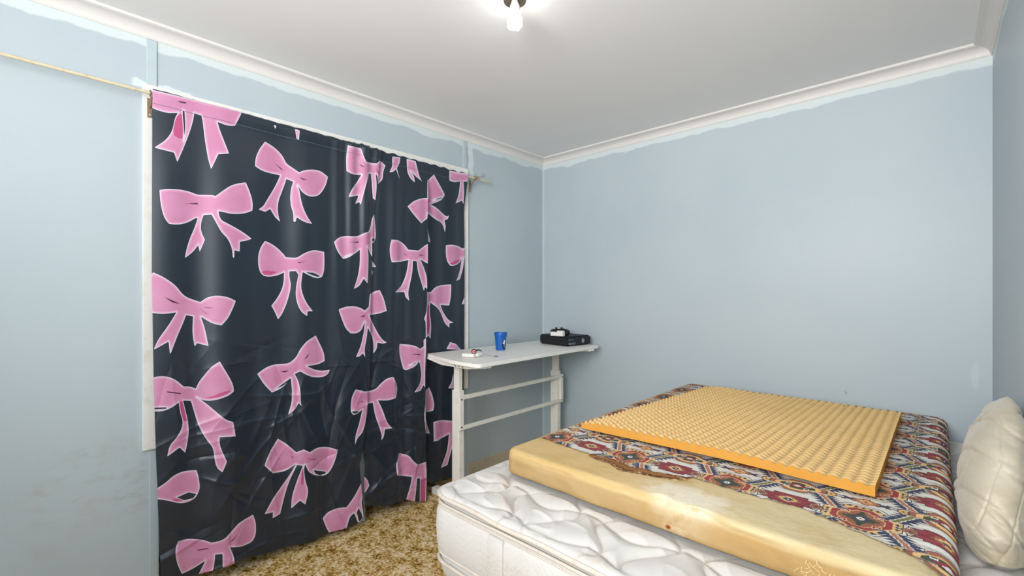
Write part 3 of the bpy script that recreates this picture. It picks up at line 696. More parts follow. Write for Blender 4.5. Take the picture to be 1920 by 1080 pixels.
ring_tube('piping', MR, MC, 0.000, 0.470, 0.0055, M['piping'], mat_obj, 0.002, 3)
ring_tube('piping', MR, MC, -0.001, 0.442, 0.0075, M['piping'], mat_obj, 0.003, 4)
def x_on_y(px, py, y):
    d = ray(px, py); t_ = (y-CAM[1])/d[1]; return CAM[0]+t_*d[0]
xa, xb = x_on_y(915, 1000, MR[2]-0.01), x_on_y(943, 1000, MR[2]-0.01)
b = MB(); b.box((xa, MR[2]-0.0135, 0.482), (xb, MR[2]+0.002, 0.640), 0.003); tagp = b.build('side_tab', M['piping'] if False else M['mtop'], mat_obj, True)
# bed base under it
bb_ = thing('bed_base', (2.1, -1.2, 0), 'low grey bed base standing under the thick quilted mattress', 'bed base')
M['greycloth'] = plain('grey_base_cloth', (120, 116, 112), 0.8, 0.2)
MB().box((1.44, -2.06, 0.10), (2.86, -0.2, 0.332), 0.01).build('base_box', M['greycloth'], bb_)
for x in (1.52, 2.78):
    for y in (-1.98, -0.28): MB().lathe([(0.02, 0.0), (0.026, 0.1)], (x, y, 0), 20).build('leg', plain('dark_leg', (50, 46, 44)), bb_, True)

# ---- foam mattress with its torn patterned cover
bound = pl([(1.30, -1.715), (1.40, -1.735), (1.50, -1.75), (1.661, -1.762), (1.78, -1.752), (1.86, -1.775), (1.90, -1.765), (2.01, -1.750), (2.07, -1.716), (2.23, -1.727), (2.387, -1.715), (2.523, -1.767), (2.653, -1.835), (2.70, -1.875), (2.78, -1.925), (2.90, -1.94)])
def foam_top(x, y): return 0.800+0.004*(vnoise(x*4, y*4, 21)-0.5)+0.0015*(vnoise(x*20, y*20, 22)-0.5)
t = NT('old_foam'); X = t.xyz()
c = t.mix(t.step(t.noise(3, 4, 0.6), 0.35, 0.7), s2l((176, 150, 108)), s2l((166, 136, 88)))
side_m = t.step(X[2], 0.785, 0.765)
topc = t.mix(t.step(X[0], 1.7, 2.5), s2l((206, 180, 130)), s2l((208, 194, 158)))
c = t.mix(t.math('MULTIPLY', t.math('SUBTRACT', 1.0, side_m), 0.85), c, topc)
dirt = t.step(t.math('ADD', X[2], t.math('MULTIPLY', t.math('SUBTRACT', t.noise(6, 3), 0.5), 0.05)), 0.772, 0.785)
dirt = t.math('MULTIPLY', dirt, t.step(t.math('ADD', X[2], t.math('MULTIPLY', t.math('SUBTRACT', t.noise(6, 3), 0.5), 0.05)), 0.80, 0.79))
c = t.mix(t.math('MULTIPLY', dirt, 0.35), c, s2l((176, 144, 84)))
c = t.mix(t.math('MULTIPLY', t.step(t.noise(1, 4, 0.7, vec=t.scaled((9, 9, 60))), 0.58, 0.75), 0.30), c, s2l((190, 150, 84)))
wx, wy = on_z(1290, 936, 0.79)
wm = t.spot((wx, wy, None), (0.20, 0.10, 1), 1.0); wm = t.math('MULTIPLY', wm, t.step(t.noise(13, 5, 0.65), 0.36, 0.54))
c = t.mix(t.math('MULTIPLY', wm, 0.95), c, s2l((222, 213, 194)))
rx, ry = on_z(1257, 986, 0.72)
rm = t.math('MAXIMUM', t.spot((rx, None, 0.722), (0.011, 1, 0.008), 1.0), t.spot((rx+0.06, None, 0.706), (0.010, 1, 0.004), 1.0))
rm = t.math('MULTIPLY', rm, t.step(X[1], -1.9, -1.93))
c = t.mix(rm, c, s2l((128, 52, 10)))
cr = t.attr('crumb').outputs['Fac']; crn = t.step(t.noise(85, 4, 0.7), 0.4, 0.62)
crc = t.mix(crn, s2l((112, 72, 40)), s2l((196, 160, 120)))
c = t.mix(t.step(cr, 0.35, 0.55), c, crc)
t.bump(t.math('ADD', t.noise(38, 5, 0.6), t.math('MULTIPLY', t.noise(6, 3), 1.6)), 0.35, 0.008)
M['foam'] = t.out(c, 0.9, 0.12)
def foam_disp(A, k):
    x, y, z = A[:, :, 0], A[:, :, 1], A[:, :, 2]
    # side waviness and dents of the exposed long edge
    nearfront = np.exp(-((y-FR[2])/0.05)**2)
    edge = nearfront*(0.012*(fbm(x*5, z*9, 31, 3)-0.5)+0.004*(vnoise(x*30, z*60, 33)-0.5)+0.007*np.exp(-((z-0.774-0.006*np.sin(x*9))/0.004)**2)*(0.3+vnoise(x*6, x*0, 35)))
    dent = sum(a*np.exp(-(((x-cx)/rx_)**2+((z-cz)/rz_)**2)) for cx, cz, rx_, rz_, a in ((2.05, 0.790, 0.026, 0.014, 0.030), (2.17, 0.786, 0.045, 0.012, 0.028), (2.3, 0.775, 0.08, 0.008, 0.008), (1.62, 0.772, 0.1, 0.006, 0.006)))
    A[:, :, 1] = y+edge+nearfront*dent
    qx, qz = FR[1]-0.052, 0.748; dx_ = np.maximum(x-qx, 0); dz_ = np.maximum(z-qz, 0); dd_ = np.hypot(dx_, dz_); kk_ = np.where((dx_ > 0) & (dz_ > 0) & (dd_ > 0.048), 0.048/np.maximum(dd_, 1e-6), 1)
    A[:, :, 0] = np.where(kk_ < 1, qx+dx_*kk_, x); z = np.where(kk_ < 1, qz+dz_*kk_, z)
    gap = bound(x)-y
    crumb = sstep(0.045, 0.005, gap)*sstep(-0.03, 0.0, gap)
    crumb *= sstep(1.66, 1.75, x)*sstep(2.10, 2.0, x)
    rough = crumb*(vnoise(x*70, y*70, 9)-0.5)*0.016
    A[:, :, 2] = z+np.where(z > 0.78, rough-0.006*crumb, 0)
    return A
prof = [(0.02, 0.705), (0.004, 0.7065), (0.0, 0.712), (0.0, 0.725), (0.0, 0.738), (0.0, 0.750), (0.0, 0.760), (0.0, 0.770), (0.001, 0.778), (0.003, 0.786), (0.008, 0.793), (0.015, 0.798), (0.024, 0.800)]
foam = pad('foam_mattress', FR, 0.055, prof, foam_top, foam_disp, M['foam'], None, 0.010, 0.008)
me = foam.data; co = np.empty(len(me.vertices)*3, np.float32); me.vertices.foreach_get('co', co); co = co.reshape(-1, 3)+ORIG['foam_mattress']
gp = bound(co[:, 0])-co[:, 1]
lim = 0.012+0.030*np.exp(-((co[:, 0]-1.86)/0.10)**2)+0.012*vnoise(co[:, 0]*40, co[:, 1]*0, 4)
cv = np.where(co[:, 2] > 0.78, sstep(lim+0.012, lim-0.006, gp), 0)*sstep(1.64, 1.74, co[:, 0])*sstep(2.12, 2.0, co[:, 0])
a = me.attributes.new('crumb', 'FLOAT', 'POINT'); a.data.foreach_set('value', cv.astype(np.float32))
tag(foam, 'yellowed foam mattress with torn patterned cover lying on the white quilted mattress', 'mattress')

# woven tile: 3 mm threads, 0.36 x 0.27 m repeat
PAL = [s2l(c)[:3] for c in ((208, 207, 202), (126, 26, 54), (142, 82, 66), (216, 178, 120), (34, 56, 44), (24, 40, 80), (40, 28, 34), (112, 108, 52), (166, 106, 78), (144, 36, 50))]
WH, CRM, BRN, YEL, GRN, NVY, BLK, OLV, ORG, RED = range(10)
TU, TV = 144, 108                      # 2.5 mm threads
tile = np.zeros((TU, TV), int)
UU, VV = np.meshgrid(np.arange(TU)+0.5, np.arange(TV)+0.5, indexing='ij')
def wrapd(a, c, n): return (a-c+n/2) % n-n/2
def paint(c, fn, u0, v0):
    k = 1.2; du = wrapd(UU, u0*k, TU)/k; dv = wrapd(VV, v0*k, TV)/k; m = fn(du, dv); tile[m] = c
A_ = np.abs
def octa(a, b_, cut): return lambda u, v: (A_(u) < a) & (A_(v) < b_) & (A_(u)/a+A_(v)/b_ < cut)
def stepd(a, b_, n=4): return lambda u, v: (np.floor(A_(u)/a*n)+np.floor(A_(v)/b_*n) < n)
def rect(a, b_): return lambda u, v: (A_(u) < a) & (A_(v) < b_)
# medallion
for c_, f in ((BLK, octa(34, 33.5, 1.38)), (WH, octa(33.2, 32.7, 1.37)), (BLK, octa(31, 30.5, 1.34)), (YEL, octa(30.2, 29.8, 1.33))): paint(c_, f, 30, 22)
def plus(u0, v0): paint(NVY, lambda u, v: ((A_(u) < 2.2) & (A_(v) < 0.85)) | ((A_(u) < 0.85) & (A_(v) < 2.2)), u0, v0)
for k in range(-2, 3):
    for sg in (-1, 1): plus(30+k*5.6, 22+sg*26.6)
for k in (-1, 0, 1):
    for sg in (-1, 1): plus(30+sg*27, 22+k*5.6)
for f in (0.2, 0.5, 0.8):
    for sx in (-1, 1):
        for sy in (-1, 1): plus(30+sx*(14+f*11), 22+sy*(24.5-f*14))
paint(RED, octa(23.5, 23.5, 1.32), 30, 22); paint(YEL, octa(18.5, 18.5, 1.26), 30, 22); paint(BRN, octa(17.6, 17.6, 1.25), 30, 22)
for sx in (-1, 1):
    for sy in (-1, 1):
        paint(YEL, rect(3.6, 3.6), 30+sx*13, 22+sy*12); paint(RED, rect(2.6, 2.6), 30+sx*13, 22+sy*12); paint(YEL, rect(1.2, 1.2), 30+sx*13, 22+sy*12)
paint(GRN, stepd(14, 9, 4), 30, 22); paint(GRN, stepd(7, 17, 5), 30, 22); paint(NVY, stepd(7, 6, 3), 30, 22); paint(WH, stepd(3.4, 4, 3), 30, 22); paint(RED, rect(1, 1.4), 30, 22)
# orange diamond with navy arms between medallions
paint(NVY, lambda u, v: (A_(u) < 26) & (A_(v) < 5-A_(u)*0.02) & ((np.floor(A_(u)/4) % 2 == 0) | (A_(v) < 3.2)), 30, 67)
paint(WH, lambda u, v: (A_(u) > 18) & (A_(u) < 27) & (A_(v) < 1.2), 30, 67)
paint(BLK, stepd(12, 8.6, 4), 30, 67); paint(ORG, stepd(11, 7.8, 4), 30, 67); paint(YEL, stepd(6, 4.4, 3), 30, 67); paint(BRN, stepd(3, 2.6, 3), 30, 67)
# crimson stepped cross
for c_, k in ((BLK, 1.06), (CRM, 1.0)):
    paint(c_, lambda u, v: (((A_(u) < 21*k) & (A_(v) < 9*k)) | ((A_(u) < 15*k) & (A_(v) < 14*k)) | ((A_(u) < 25*k) & (A_(v) > 5) & (A_(v) < 8.5*k))), 90, 22)
paint(BRN, stepd(12, 9, 3), 90, 22); paint(YEL, stepd(8.5, 7, 3), 90, 22); paint(NVY, stepd(5, 4.2, 3), 90, 22); paint(WH, rect(1.1, 1.1), 90, 22)
# red bordered hexagon with green heart
for c_, f in ((BLK, octa(30, 19.5, 1.34)), (WH, octa(29.2, 18.8, 1.335)), (BLK, octa(27.6, 17.4, 1.31)), (BRN, octa(26.8, 16.8, 1.30)), (YEL, octa(21.5, 13.2, 1.27)), (GRN, octa(16.5, 9.6, 1.25))): paint(c_, f, 90, 66)
paint(RED, octa(25.5, 17.6, 1.33), 90, 66) if False else None
for sx in (-1, 1): paint(WH, lambda u, v: (A_(u) < 2.6) & (A_(v) < 2.4) & ~((A_(u) < 1.6) & (A_(v) < 1.4)), 90+sx*9, 66-5); paint(WH, lambda u, v: (A_(u) < 2.6) & (A_(v) < 2.4) & ~((A_(u) < 1.6) & (A_(v) < 1.4)), 90+sx*9, 66+5)
paint(CRM, stepd(9, 5, 3), 90, 66); paint(WH, stepd(4, 2.6, 3), 90, 66)
# brown ovals at the sides of the crosses and serrated navy zigzags
for u0 in (65.5, 114.5):
    paint(GRN, stepd(6.5, 10, 4), u0, 22); paint(WH, stepd(5.4, 8.4, 5), u0, 22); paint(BRN, stepd(5.2, 7, 6), u0, 22); paint(GRN, rect(1.3, 1.6), u0, 22)
for (u0, v0, sg) in ((60, 47, 1), (0, 47, -1), (60, 86, -1), (0, 86, 1)):
    def teeth(u, v, w_, amp, hv=12.5):   # serrated slanting band
        c_ = u-sg*v*0.55; tt = (v/5.0) % 1.0
        return (A_(v) < hv) & (A_(c_) < w_+amp*(1-tt))
    paint(WH, lambda u, v: teeth(u, v, 8.0, 6.5, 13.5), u0, v0); paint(NVY, lambda u, v: teeth(u, v, 6.5, 7.5), u0, v0); paint(WH, lambda u, v: teeth(u, v, 3.0, 1.2), u0, v0)
    paint(OLV if sg > 0 else ORG, lambda u, v: teeth(u, v, 1.6, 1.2), u0, v0)
for (u0, v0) in ((51, 66), (9, 66)):
    paint(BLK, stepd(5, 8.5, 5), u0+ (8 if u0 > 30 else -8), v0); paint(YEL, stepd(3.8, 6.5, 5), u0+(8 if u0 > 30 else -8), v0); paint(OLV, stepd(1.6, 3, 3), u0+(8 if u0 > 30 else -8), v0)
TS = 0.0025
x0c, xrc = FR[0]+0.004, FR[1]-0.050
sv = np.arange(0, (xrc-x0c)+0.05*PI/2+0.055, TS); yv = np.arange(-1.97, FR[3]-0.006, TS)
Sg, Yg = np.meshgrid(sv, yv, indexing='ij')
u_ = Sg-(xrc-x0c); arc = np.clip(u_/0.05, 0, PI/2); dn = np.maximum(u_-0.05*PI/2, 0)
Xc = np.where(u_ < 0, x0c+Sg, xrc+0.0535*np.sin(arc)); Zc = np.where(u_ < 0, foam_top(np.where(u_ < 0, x0c+Sg, xrc), Yg), 0.7485+0.0535*np.cos(arc)-dn)
Zc = Zc+np.where(u_ < 0, 0.0028, 0)
# the rounded far edge and soft corners
eb = np.clip((Yg-(FR[3]-0.05))/0.05, 0, 1); Zc = Zc-0.022*eb**2.2*(u_ < 0.03)
cd_ = np.clip((u_+0.02)/0.10, 0, 1); Yg2 = np.where(Yg > FR[3]-0.12, Yg-0.045*cd_**2*((Yg-(FR[3]-0.12))/0.12), Yg)
el = np.clip((FR[0]+0.045-Xc)/0.045, 0, 1); Zc = Zc-0.018*el**2
# lifted, frayed front edge
gp = Yg-bound(Xc); Zc = Zc+0.004*np.exp(-(gp/0.02)**2)*(vnoise(Xc*25, Yg*0, 6))
pull = 0.0016*np.sin(Yg*160+3*vnoise(Yg*9, Xc*3, 8))*sstep(-0.10, 0.03, u_); Zc = Zc+pull; Xc = Xc+0.6*pull
P = np.stack([Xc, Yg2, Zc], -1).reshape(-1, 3); nf = grid_faces(len(sv), len(yv))
ui = np.arange(len(sv)-1)[:, None]+np.zeros(len(yv)-1, int); vi = np.arange(len(yv)-1)[None, :]+np.zeros((len(sv)-1, 1), int)
warp_u = (3*(vnoise(ui*TS*5, vi*TS*5, 51)-0.5)).astype(int); warp_v = (3*(vnoise(ui*TS*5, vi*TS*5, 52)-0.5)).astype(int)
tu = (ui+int(round(((x0c-2.53)/TS)))+36+warp_u) % TU; tv = (vi+int(round((-1.97+1.675)/TS))+int(22*1.2)+warp_v) % TV
idx = tile[tu, tv].ravel()
fx = (Xc[:-1, :-1]).ravel(); fy = Yg[:-1, :-1].ravel(); jag = 0.010*(vnoise(fx*60, fx*0, 14)-0.5)+0.006*(vnoise(fx*300, fx*0, 15)-0.5)
keep = fy > bound(fx)+jag
# crush unused vertices
F = nf[keep]; idk = idx[keep]; used = np.unique(F); remap = -np.ones(len(P), int); remap[used] = np.arange(len(used)); P = P[used]; F = remap[F]
cover = link('patterned_cover', P, F, None, foam, True, mats=[bpy.data.materials.new('tmpmat')])
cover['label'] = 'torn cover printed with red, navy and green medallions'
ca = cover.data.attributes.new('weave_colour', 'FLOAT_COLOR', 'FACE')
rgb = np.array(PAL)[idk]; rgb = rgb*(0.90+0.2*rng.random((len(rgb), 1)))
ca.data.foreach_set('color', np.column_stack([rgb, np.ones(len(rgb))]).astype(np.float32).ravel())
t = NT('woven_cover'); at = t.attr('weave_colour').outputs['Color']
cc = t.mix(t.math('MULTIPLY', t.noise(60, 3), 0.18), at, s2l((200, 190, 170)))
t.bump(t.noise(500, 2), 0.25, 0.001); M['kilim'] = t.out(cc, 0.85, 0.15)
cover.data.materials.clear(); cover.data.materials.append(M['kilim'])
# ragged lining strip that hangs out of the tear
V = []; F = []
xs = np.arange(1.68, 2.02, 0.005)
for i, x in enumerate(xs):
    yb = bound(x); w0 = 0.006+0.022*vnoise(x*22, 0, 3)*math.exp(-((x-1.86)/0.14)**2); 
    for j in range(5):
        f = j/4; V.append((x+0.002*math.sin(i*2+j), yb+0.006-f*(w0+0.008), float(foam_top(x, yb))+0.004+0.006*math.sin(PI*f)*float(vnoise(x*35, j, 5))-0.004*f))
n = len(xs)
for i in range(n-1):
    for j in range(4): F.append((i*5+j, i*5+5+j, i*5+6+j, i*5+1+j))
M['lining'] = plain('brown_frayed_lining', (150, 104, 66), 0.9, 0.1, 0.3, 70)
link('frayed_lining', V, F, M['lining'], foam, True)
# loose foam fibres on the torn long side
b = MB()
for k in range(46):
    x = 2.43+0.26*random.random(); z = 0.735+0.045*random.random(); y = FR[2]-0.001; pts = []
    ang = random.uniform(-2.2, -0.6); L_ = random.uniform(0.012, 0.04)
    for q in range(6): pts.append((x, y-0.002-0.003*math.sin(q/5*PI), z)); x += L_/6*math.cos(ang)*1.0; z += L_/6*math.sin(ang); ang += random.uniform(-0.6, 0.6)
    b.tube(pts, 0.0007, 4)
fib = b.build('loose_fibres', plain('pale_foam_fibre', (228, 206, 156), 0.9, 0.1), foam, True); fib['kind'] = 'stuff'

# ---- egg-crate foam sheet
c00 = on_z(1090, 805, 0.808); c10 = on_z(1641, 934, 0.808); c01 = on_z(1324, 722, 0.845); c11 = on_z(1690, 771, 0.845)
nu, nv = 330, 430
U, W = np.meshgrid(np.linspace(0, 1, nu), np.linspace(0, 1, nv), indexing='ij')
def bil(k): return (c00[k]*(1-U)+c10[k]*U)*(1-W)+(c01[k]*(1-U)+c11[k]*U)*W
Xe, Ye = bil(0), bil(1); LU, LV = 1.05, 1.36; pu = LU/31.5; pv = LV/40.5
cu = 0.5+0.5*np.cos(2*PI*U*29); cw = 0.5+0.5*np.cos(2*PI*W*38); bump_ = (0.0145-0.006*U)*(cu*cw)**0.6-0.005
thin = 0.012*np.exp(-(U/0.05)**2)
lift = 0.012*np.exp(-((U-0.45)/0.5)**2-(W/0.08)**2)+0.004*(vnoise(U*3, W*3, 4)-0.5)
base = 0.8085+lift
Zt = base+0.032+bump_-thin+0.002*(vnoise(U*12, W*15, 6)-0.5)
top = np.stack([Xe+0.0015*(vnoise(U*60, W*60, 1)-0.5), Ye, Zt], -1)
V = top.reshape(-1, 3).tolist(); F = grid_faces(nu, nv).tolist(); fm = [0]*len(F)
loop = [(i, 0) for i in range(nu-1)]+[(nu-1, j) for j in range(nv-1)]+[(i, nv-1) for i in range(nu-1, 0, -1)]+[(0, j) for j in range(nv-1, 0, -1)]
nb = len(V); K = len(loop); cxm, cym = float(Xe.mean()), float(Ye.mean())
for lev in (0.5, 0.0):
    for (i, j) in loop: V.append((Xe[i, j]+(0.002 if lev else 0)*(1 if i else -1)*0, Ye[i, j], base[i, j]+(Zt[i, j]-base[i, j])*lev))
for k in range(K):
    k2 = (k+1) % K; a0 = loop[k][0]*nv+loop[k][1]; a1 = loop[k2][0]*nv+loop[k2][1]
    F.append((a1, a0, nb+k, nb+k2)); F.append((nb+k2, nb+k, nb+K+k, nb+K+k2)); fm += [1, 1]
F.append(tuple(nb+K+k for k in range(K))[::-1]); fm.append(1)
t = NT('egg_crate_foam_top'); c = t.mix(t.step(t.noise(3, 3), 0.3, 0.7), s2l((218, 184, 128)), s2l((211, 178, 124)))
sp = t.step(t.noise(34, 2), 0.765, 0.79); c = t.mix(t.math('MULTIPLY', sp, 0.55), c, s2l((120, 88, 48)))
t.bump(t.noise(150, 3), 0.2, 0.002); M['egg'] = t.out(c, 0.9, 0.1)
t = NT('egg_crate_foam_side'); c = t.mix(t.noise(20, 4), s2l((208, 152, 74)), s2l((198, 142, 62))); t.bump(t.noise(150, 3), 0.25, 0.002); M['eggside'] = t.out(c, 0.9, 0.1)
egg = link('foam_topper', V, F, None, None, True, mats=[M['egg'], M['eggside']], fmat=fm)
try: egg.data.set_sharp_from_angle(angle=math.radians(60))
except Exception: pass
tag(egg, 'orange-yellow egg-crate foam sheet lying on the patterned mattress cover', 'foam sheet')

# ---- cream quilted pillow squeezed against the right wall
zs = pl([(0.700, 0), (1.112, 1)])
xL = pl([(0.700, 2.760), (0.712, 2.748), (0.74, 2.742), (0.79, 2.730), (0.824, 2.7265), (0.86, 2.733), (0.90, 2.739), (0.924, 2.745), (0.96, 2.754), (0.991, 2.764), (1.03, 2.785), (1.066, 2.805), (1.09, 2.826), (1.104, 2.840), (1.112, 2.850)])
xR = pl([(0.700, 2.862), (0.73, 2.876), (0.80, 2.884), (1.00, 2.885), (1.05, 2.882), (1.09, 2.872), (1.105, 2.862), (1.112, 2.853)])
yC = pl([(0.70, -1.37), (0.80, -1.33), (1.0, -1.22), (1.112, -1.16)])
rY = pl([(0.700, 0.13), (0.73, 0.20), (0.80, 0.25), (0.90, 0.26), (1.0, 0.22), (1.06, 0.15), (1.095, 0.07), (1.106, 0.03), (1.112, 0.006)])
nz, na = 130, 220
zz = 0.709+0.403*(1-np.cos(np.linspace(0, PI, nz)))/2; aa = np.linspace(0, 2*PI, na, endpoint=False)
Ag, Zg = np.meshgrid(aa, zz, indexing='ij')
rx_ = (xR(Zg)-xL(Zg))/2; cx_ = (xR(Zg)+xL(Zg))/2
ca_, sa_ = np.cos(Ag), np.sin(Ag); ex = 0.82
Px = cx_+rx_*np.sign(ca_)*np.abs(ca_)**ex; Py = yC(Zg)+rY(Zg)*np.sign(sa_)*np.abs(sa_)**ex
q1 = Px*2.2-Py*0.9+Zg*1.0
qa = (Px*0.9+Zg*0.75+Py*0.35); qb = (Zg*0.9-Px*2.4-Py*0.4)
def groove(v, per, wd): d = np.abs((v/per+0.5) % 1-0.5)*per; return np.exp(-(d/wd)**2)
warp = 0.03*(vnoise(Px*12, Zg*9, 2)-0.5)
g = 0.0055*groove(qa+warp, 0.125, 0.005)+0.004*groove(qb+warp, 0.16, 0.0045)
wr = 0.006*ridge(Zg*13+Px*14+Py*3, Px*5+Py*3, 4)**5+0.004*ridge(Zg*26+Px*12, Px*7+Py*4, 7)**5+0.012*(fbm(Px*7+Py*4, Zg*6, 3, 2)-0.5)
fade = sstep(1.112, 1.07, Zg)*sstep(0.70, 0.72, Zg)
disp = (g+wr*0.9-0.004)*fade
nx_ = ca_; ny_ = sa_
Px = Px-disp*nx_; Py = Py-disp*ny_
Px = np.minimum(Px, 2.887); Zg2 = Zg-0.35*disp*sstep(0.9, 1.05, Zg)
Px = np.where((Zg2 < 0.803), np.maximum(Px, 2.729+0.0*Px), Px)
V = np.stack([Px, Py, Zg2], -1).reshape(-1, 3); Fp = grid_faces(na, nz, True).tolist()+[tuple(i*nz+nz-1 for i in range(na)), tuple(i*nz for i in range(na))[::-1]]
t = NT('cream_satin_quilting'); c = t.mix(t.step(t.noise(6, 4, 0.6), 0.4, 0.75), s2l((186, 178, 160)), s2l((176, 163, 138)))
c = t.mix(t.math('MULTIPLY', t.step(t.noise(3.3, 3), 0.55, 0.7), 0.4), c, s2l((172, 150, 118)))
t.bump(t.noise(1, 3, 0.5, vec=t.scaled((14, 8, 30)), dist=0.3), 0.5, 0.012)
M['pillow'] = t.out(c, 0.45, 0.4, **{'Sheen Weight': 0.25})
pil = link('pillow', V, Fp, M['pillow'], None, True)
tag(pil, 'plump cream quilted pillow wedged upright between the mattress and the right wall', 'pillow')

# ------------------------------------------------------------------ desk
M['lam'] = None
t = NT('white_laminate'); c = t.mix(t.noise(3, 3), s2l((246, 245, 240)), s2l((238, 237, 232)))
sm = t.step(t.noise(1, 5, 0.7, vec=t.scaled((14, 9, 1))), 0.6, 0.72); mk = t.spot((0.36, -0.6, None), (0.28, 0.34, 1), 1.0)
c = t.mix(t.math('MULTIPLY', t.math('MULTIPLY', sm, mk), 0.55), c, s2l((128, 130, 134))); M['lam'] = t.out(c, 0.4, 0.4)
M['metal'] = dirty_white('cream_powder_coat', (236, 235, 228), (192, 184, 168), 0.4, 0.4, 12)
M['screw'] = plain('dark_screw', (70, 66, 60), 0.4, 0.5, metal=0.6)
DK = thing('desk', (0.37, -0.77, 0), 'white height-adjustable desk in the corner by the curtains', 'desk')
DT = 1.02
poly = [(0.066, -1.378), (0.25, -1.420), (0.42, -1.458), (0.486, -1.468), (0.60, -1.469), (0.675, -1.4685), (0.688, -1.466), (0.697, -1.460), (0.703, -1.451), (0.705, -1.440), (0.678, -0.120), (0.674, -0.112), (0.665, -0.108), (0.068, -0.10)]
MB().prism(poly, DT-0.022, DT, 0.002).build('tabletop', M['lam'], DK)
def support(y, holes):
    b = MB(); tb = bmesh.new()
    pts = [(0.09, DT-0.022), (0.69, DT-0.022), (0.69, DT-0.034), (0.52, DT-0.056), (0.26, DT-0.056), (0.10, DT-0.030)]
    Mx = Matrix(((1, 0, 0, 0), (0, 0, 1, 0), (0, 1, 0, 0), (0, 0, 0, 1)))
    vs = [tb.verts.new((p[0], y, p[1])) for p in pts]; f = tb.faces.new(vs); r = bmesh.ops.extrude_face_region(tb, geom=[f])
    for v in r['geom']:
        if isinstance(v, bmesh.types.BMVert): v.co.y += 0.05
    b._merge(tb); o = b.build('top_support', M['metal'], DK)
    if holes:  # dark discs put in for the dark holes of the support plate
        for x, z in ((0.40, 0.981), (0.44, 0.985), (0.48, 0.984), (0.41, 0.972), (0.445, 0.975), (0.48, 0.974)):
            s_ = MB().lathe([(0.004, -0.001), (0.004, 0.001)], (0, 0, 0), 12, Matrix.Translation((x, y-0.0012, z))@Matrix.Rotation(PI/2, 4, 'X')).build('screw', M['screw'], o)
support(-1.395, True); support(-0.25, False)
for y in (-1.30, -0.225):
    lg = MB().box((0.285, y-0.024, 0.045), (0.358, y+0.024, 0.790), 0.004).build('leg', M['metal'], DK)
    MB().box((0.296, y-0.017, 0.78), (0.348, y+0.017, DT-0.05), 0.003).build('inner_column', M['metal'], lg)
    ya = -1.37 if y < -1 else y
    MB().box((0.296, min(y-0.017, ya), DT-0.056), (0.348, max(y+0.017, y+0.03), DT-0.044), 0.001).build('column_plate', M['metal'], lg)
    MB().box((0.03 if y < -1 else 0.05, y-0.005, 0.004), (0.62, y+0.05, 0.05), 0.004).build('foot', M['metal'], DK)
b = MB()
b.box((0.358, -1.330, 0.732), (0.376, -0.19, 0.760), 0.002).box((0.358, -1.330, 0.530), (0.376, -0.19, 0.556), 0.002)
b.box((0.3585, -1.331, 0.529), (0.3770, -1.295, 0.761), 0.002).box((0.3585, -0.222, 0.529), (0.3770, -0.189, 0.761), 0.002)
cf = b.build('cross_frame', M['metal'], DK)
for y, z in ((-1.315, 0.735), (-1.315, 0.55), (-0.205, 0.74), (-0.205, 0.545)):
    MB().lathe([(0.0055, -0.001), (0.0055, 0.002), (0.003, 0.0035)], (0, 0, 0), 12, Matrix.Translation((0.377, y, z))@Matrix.Rotation(PI/2, 4, 'Y')).build('screw', M['screw'], cf)

# ---- things on the desk
M['bluecup'] = plain('blue_plastic', (12, 92, 176), 0.4, 0.5, 0.03)
cx_, cy_ = 0.300, -0.868
cup = thing('cup', (cx_, cy_, DT), 'tall blue plastic cup with a rimmed lid on the desk', 'cup')
MB().lathe([(0.034, 0.0), (0.036, 0.002), (0.0445, 0.104), (0.042, 0.106)], (cx_, cy_, DT+0.0005), 48).build('cup_body', M['bluecup'], cup, True)
MB().lathe([(0.0445, 0.104), (0.0480, 0.106), (0.0492, 0.128), (0.0485, 0.131), (0.0470, 0.1315), (0.0455, 0.124), (0.001, 0.122)], (cx_, cy_, DT+0.0005), 48, cap=False).build('lid', M['bluecup'], cup, True)
def cup_patch(name, a0, a1, z0, z1, off, mat, parent, ell=True):
    V = []; F = []; n, m = 16, 12
    for i in range(n):
        for j in range(m):
            u = i/(n-1)*2-1; v = j/(m-1)*2-1
            if ell: k = math.sqrt(max(0, 1-0.5*v*v)); k2 = math.sqrt(max(0, 1-0.5*u*u)); u2, v2 = u*k, v*k2
            else: u2, v2 = u, v
            a = (a0+a1)/2+u2*(a1-a0)/2; z = (z0+z1)/2+v2*(z1-z0)/2; r = 0.036+(z-0.002)/0.102*0.0085+off
            V.append((cx_+r*math.cos(a), cy_+r*math.sin(a), DT+z))
    for i in range(n-1):
        for j in range(m-1): F.append((i*m+j, i*m+m+j, i*m+m+j+1, i*m+j+1))
    return link(name, V, F, mat, parent, True)
fa = math.atan2(CAM[1]-cy_, CAM[0]-cx_); ca0 = fa+math.radians(42)
bk = cup_patch('printed_badge', ca0-0.42, ca0+0.42, 0.010, 0.078, 0.0006, plain('print_black', (26, 30, 38), 0.4), cup)
PW = plain('print_white', (226, 226, 224), 0.4); PG = plain('print_grey', (130, 134, 140), 0.4)
for (da, z, rw, rh, m) in ((0.02, 0.068, 0.22, 0.008, PW), (-0.08, 0.054, 0.26, 0.008, PW), (0.06, 0.041, 0.20, 0.004, PG), (0.0, 0.033, 0.24, 0.003, PG), (0.1, 0.024, 0.2, 0.004, PG)):
    cup_patch('print_mark', ca0+da-rw, ca0+da+rw, z-rh, z+rh, 0.0011, m, bk)
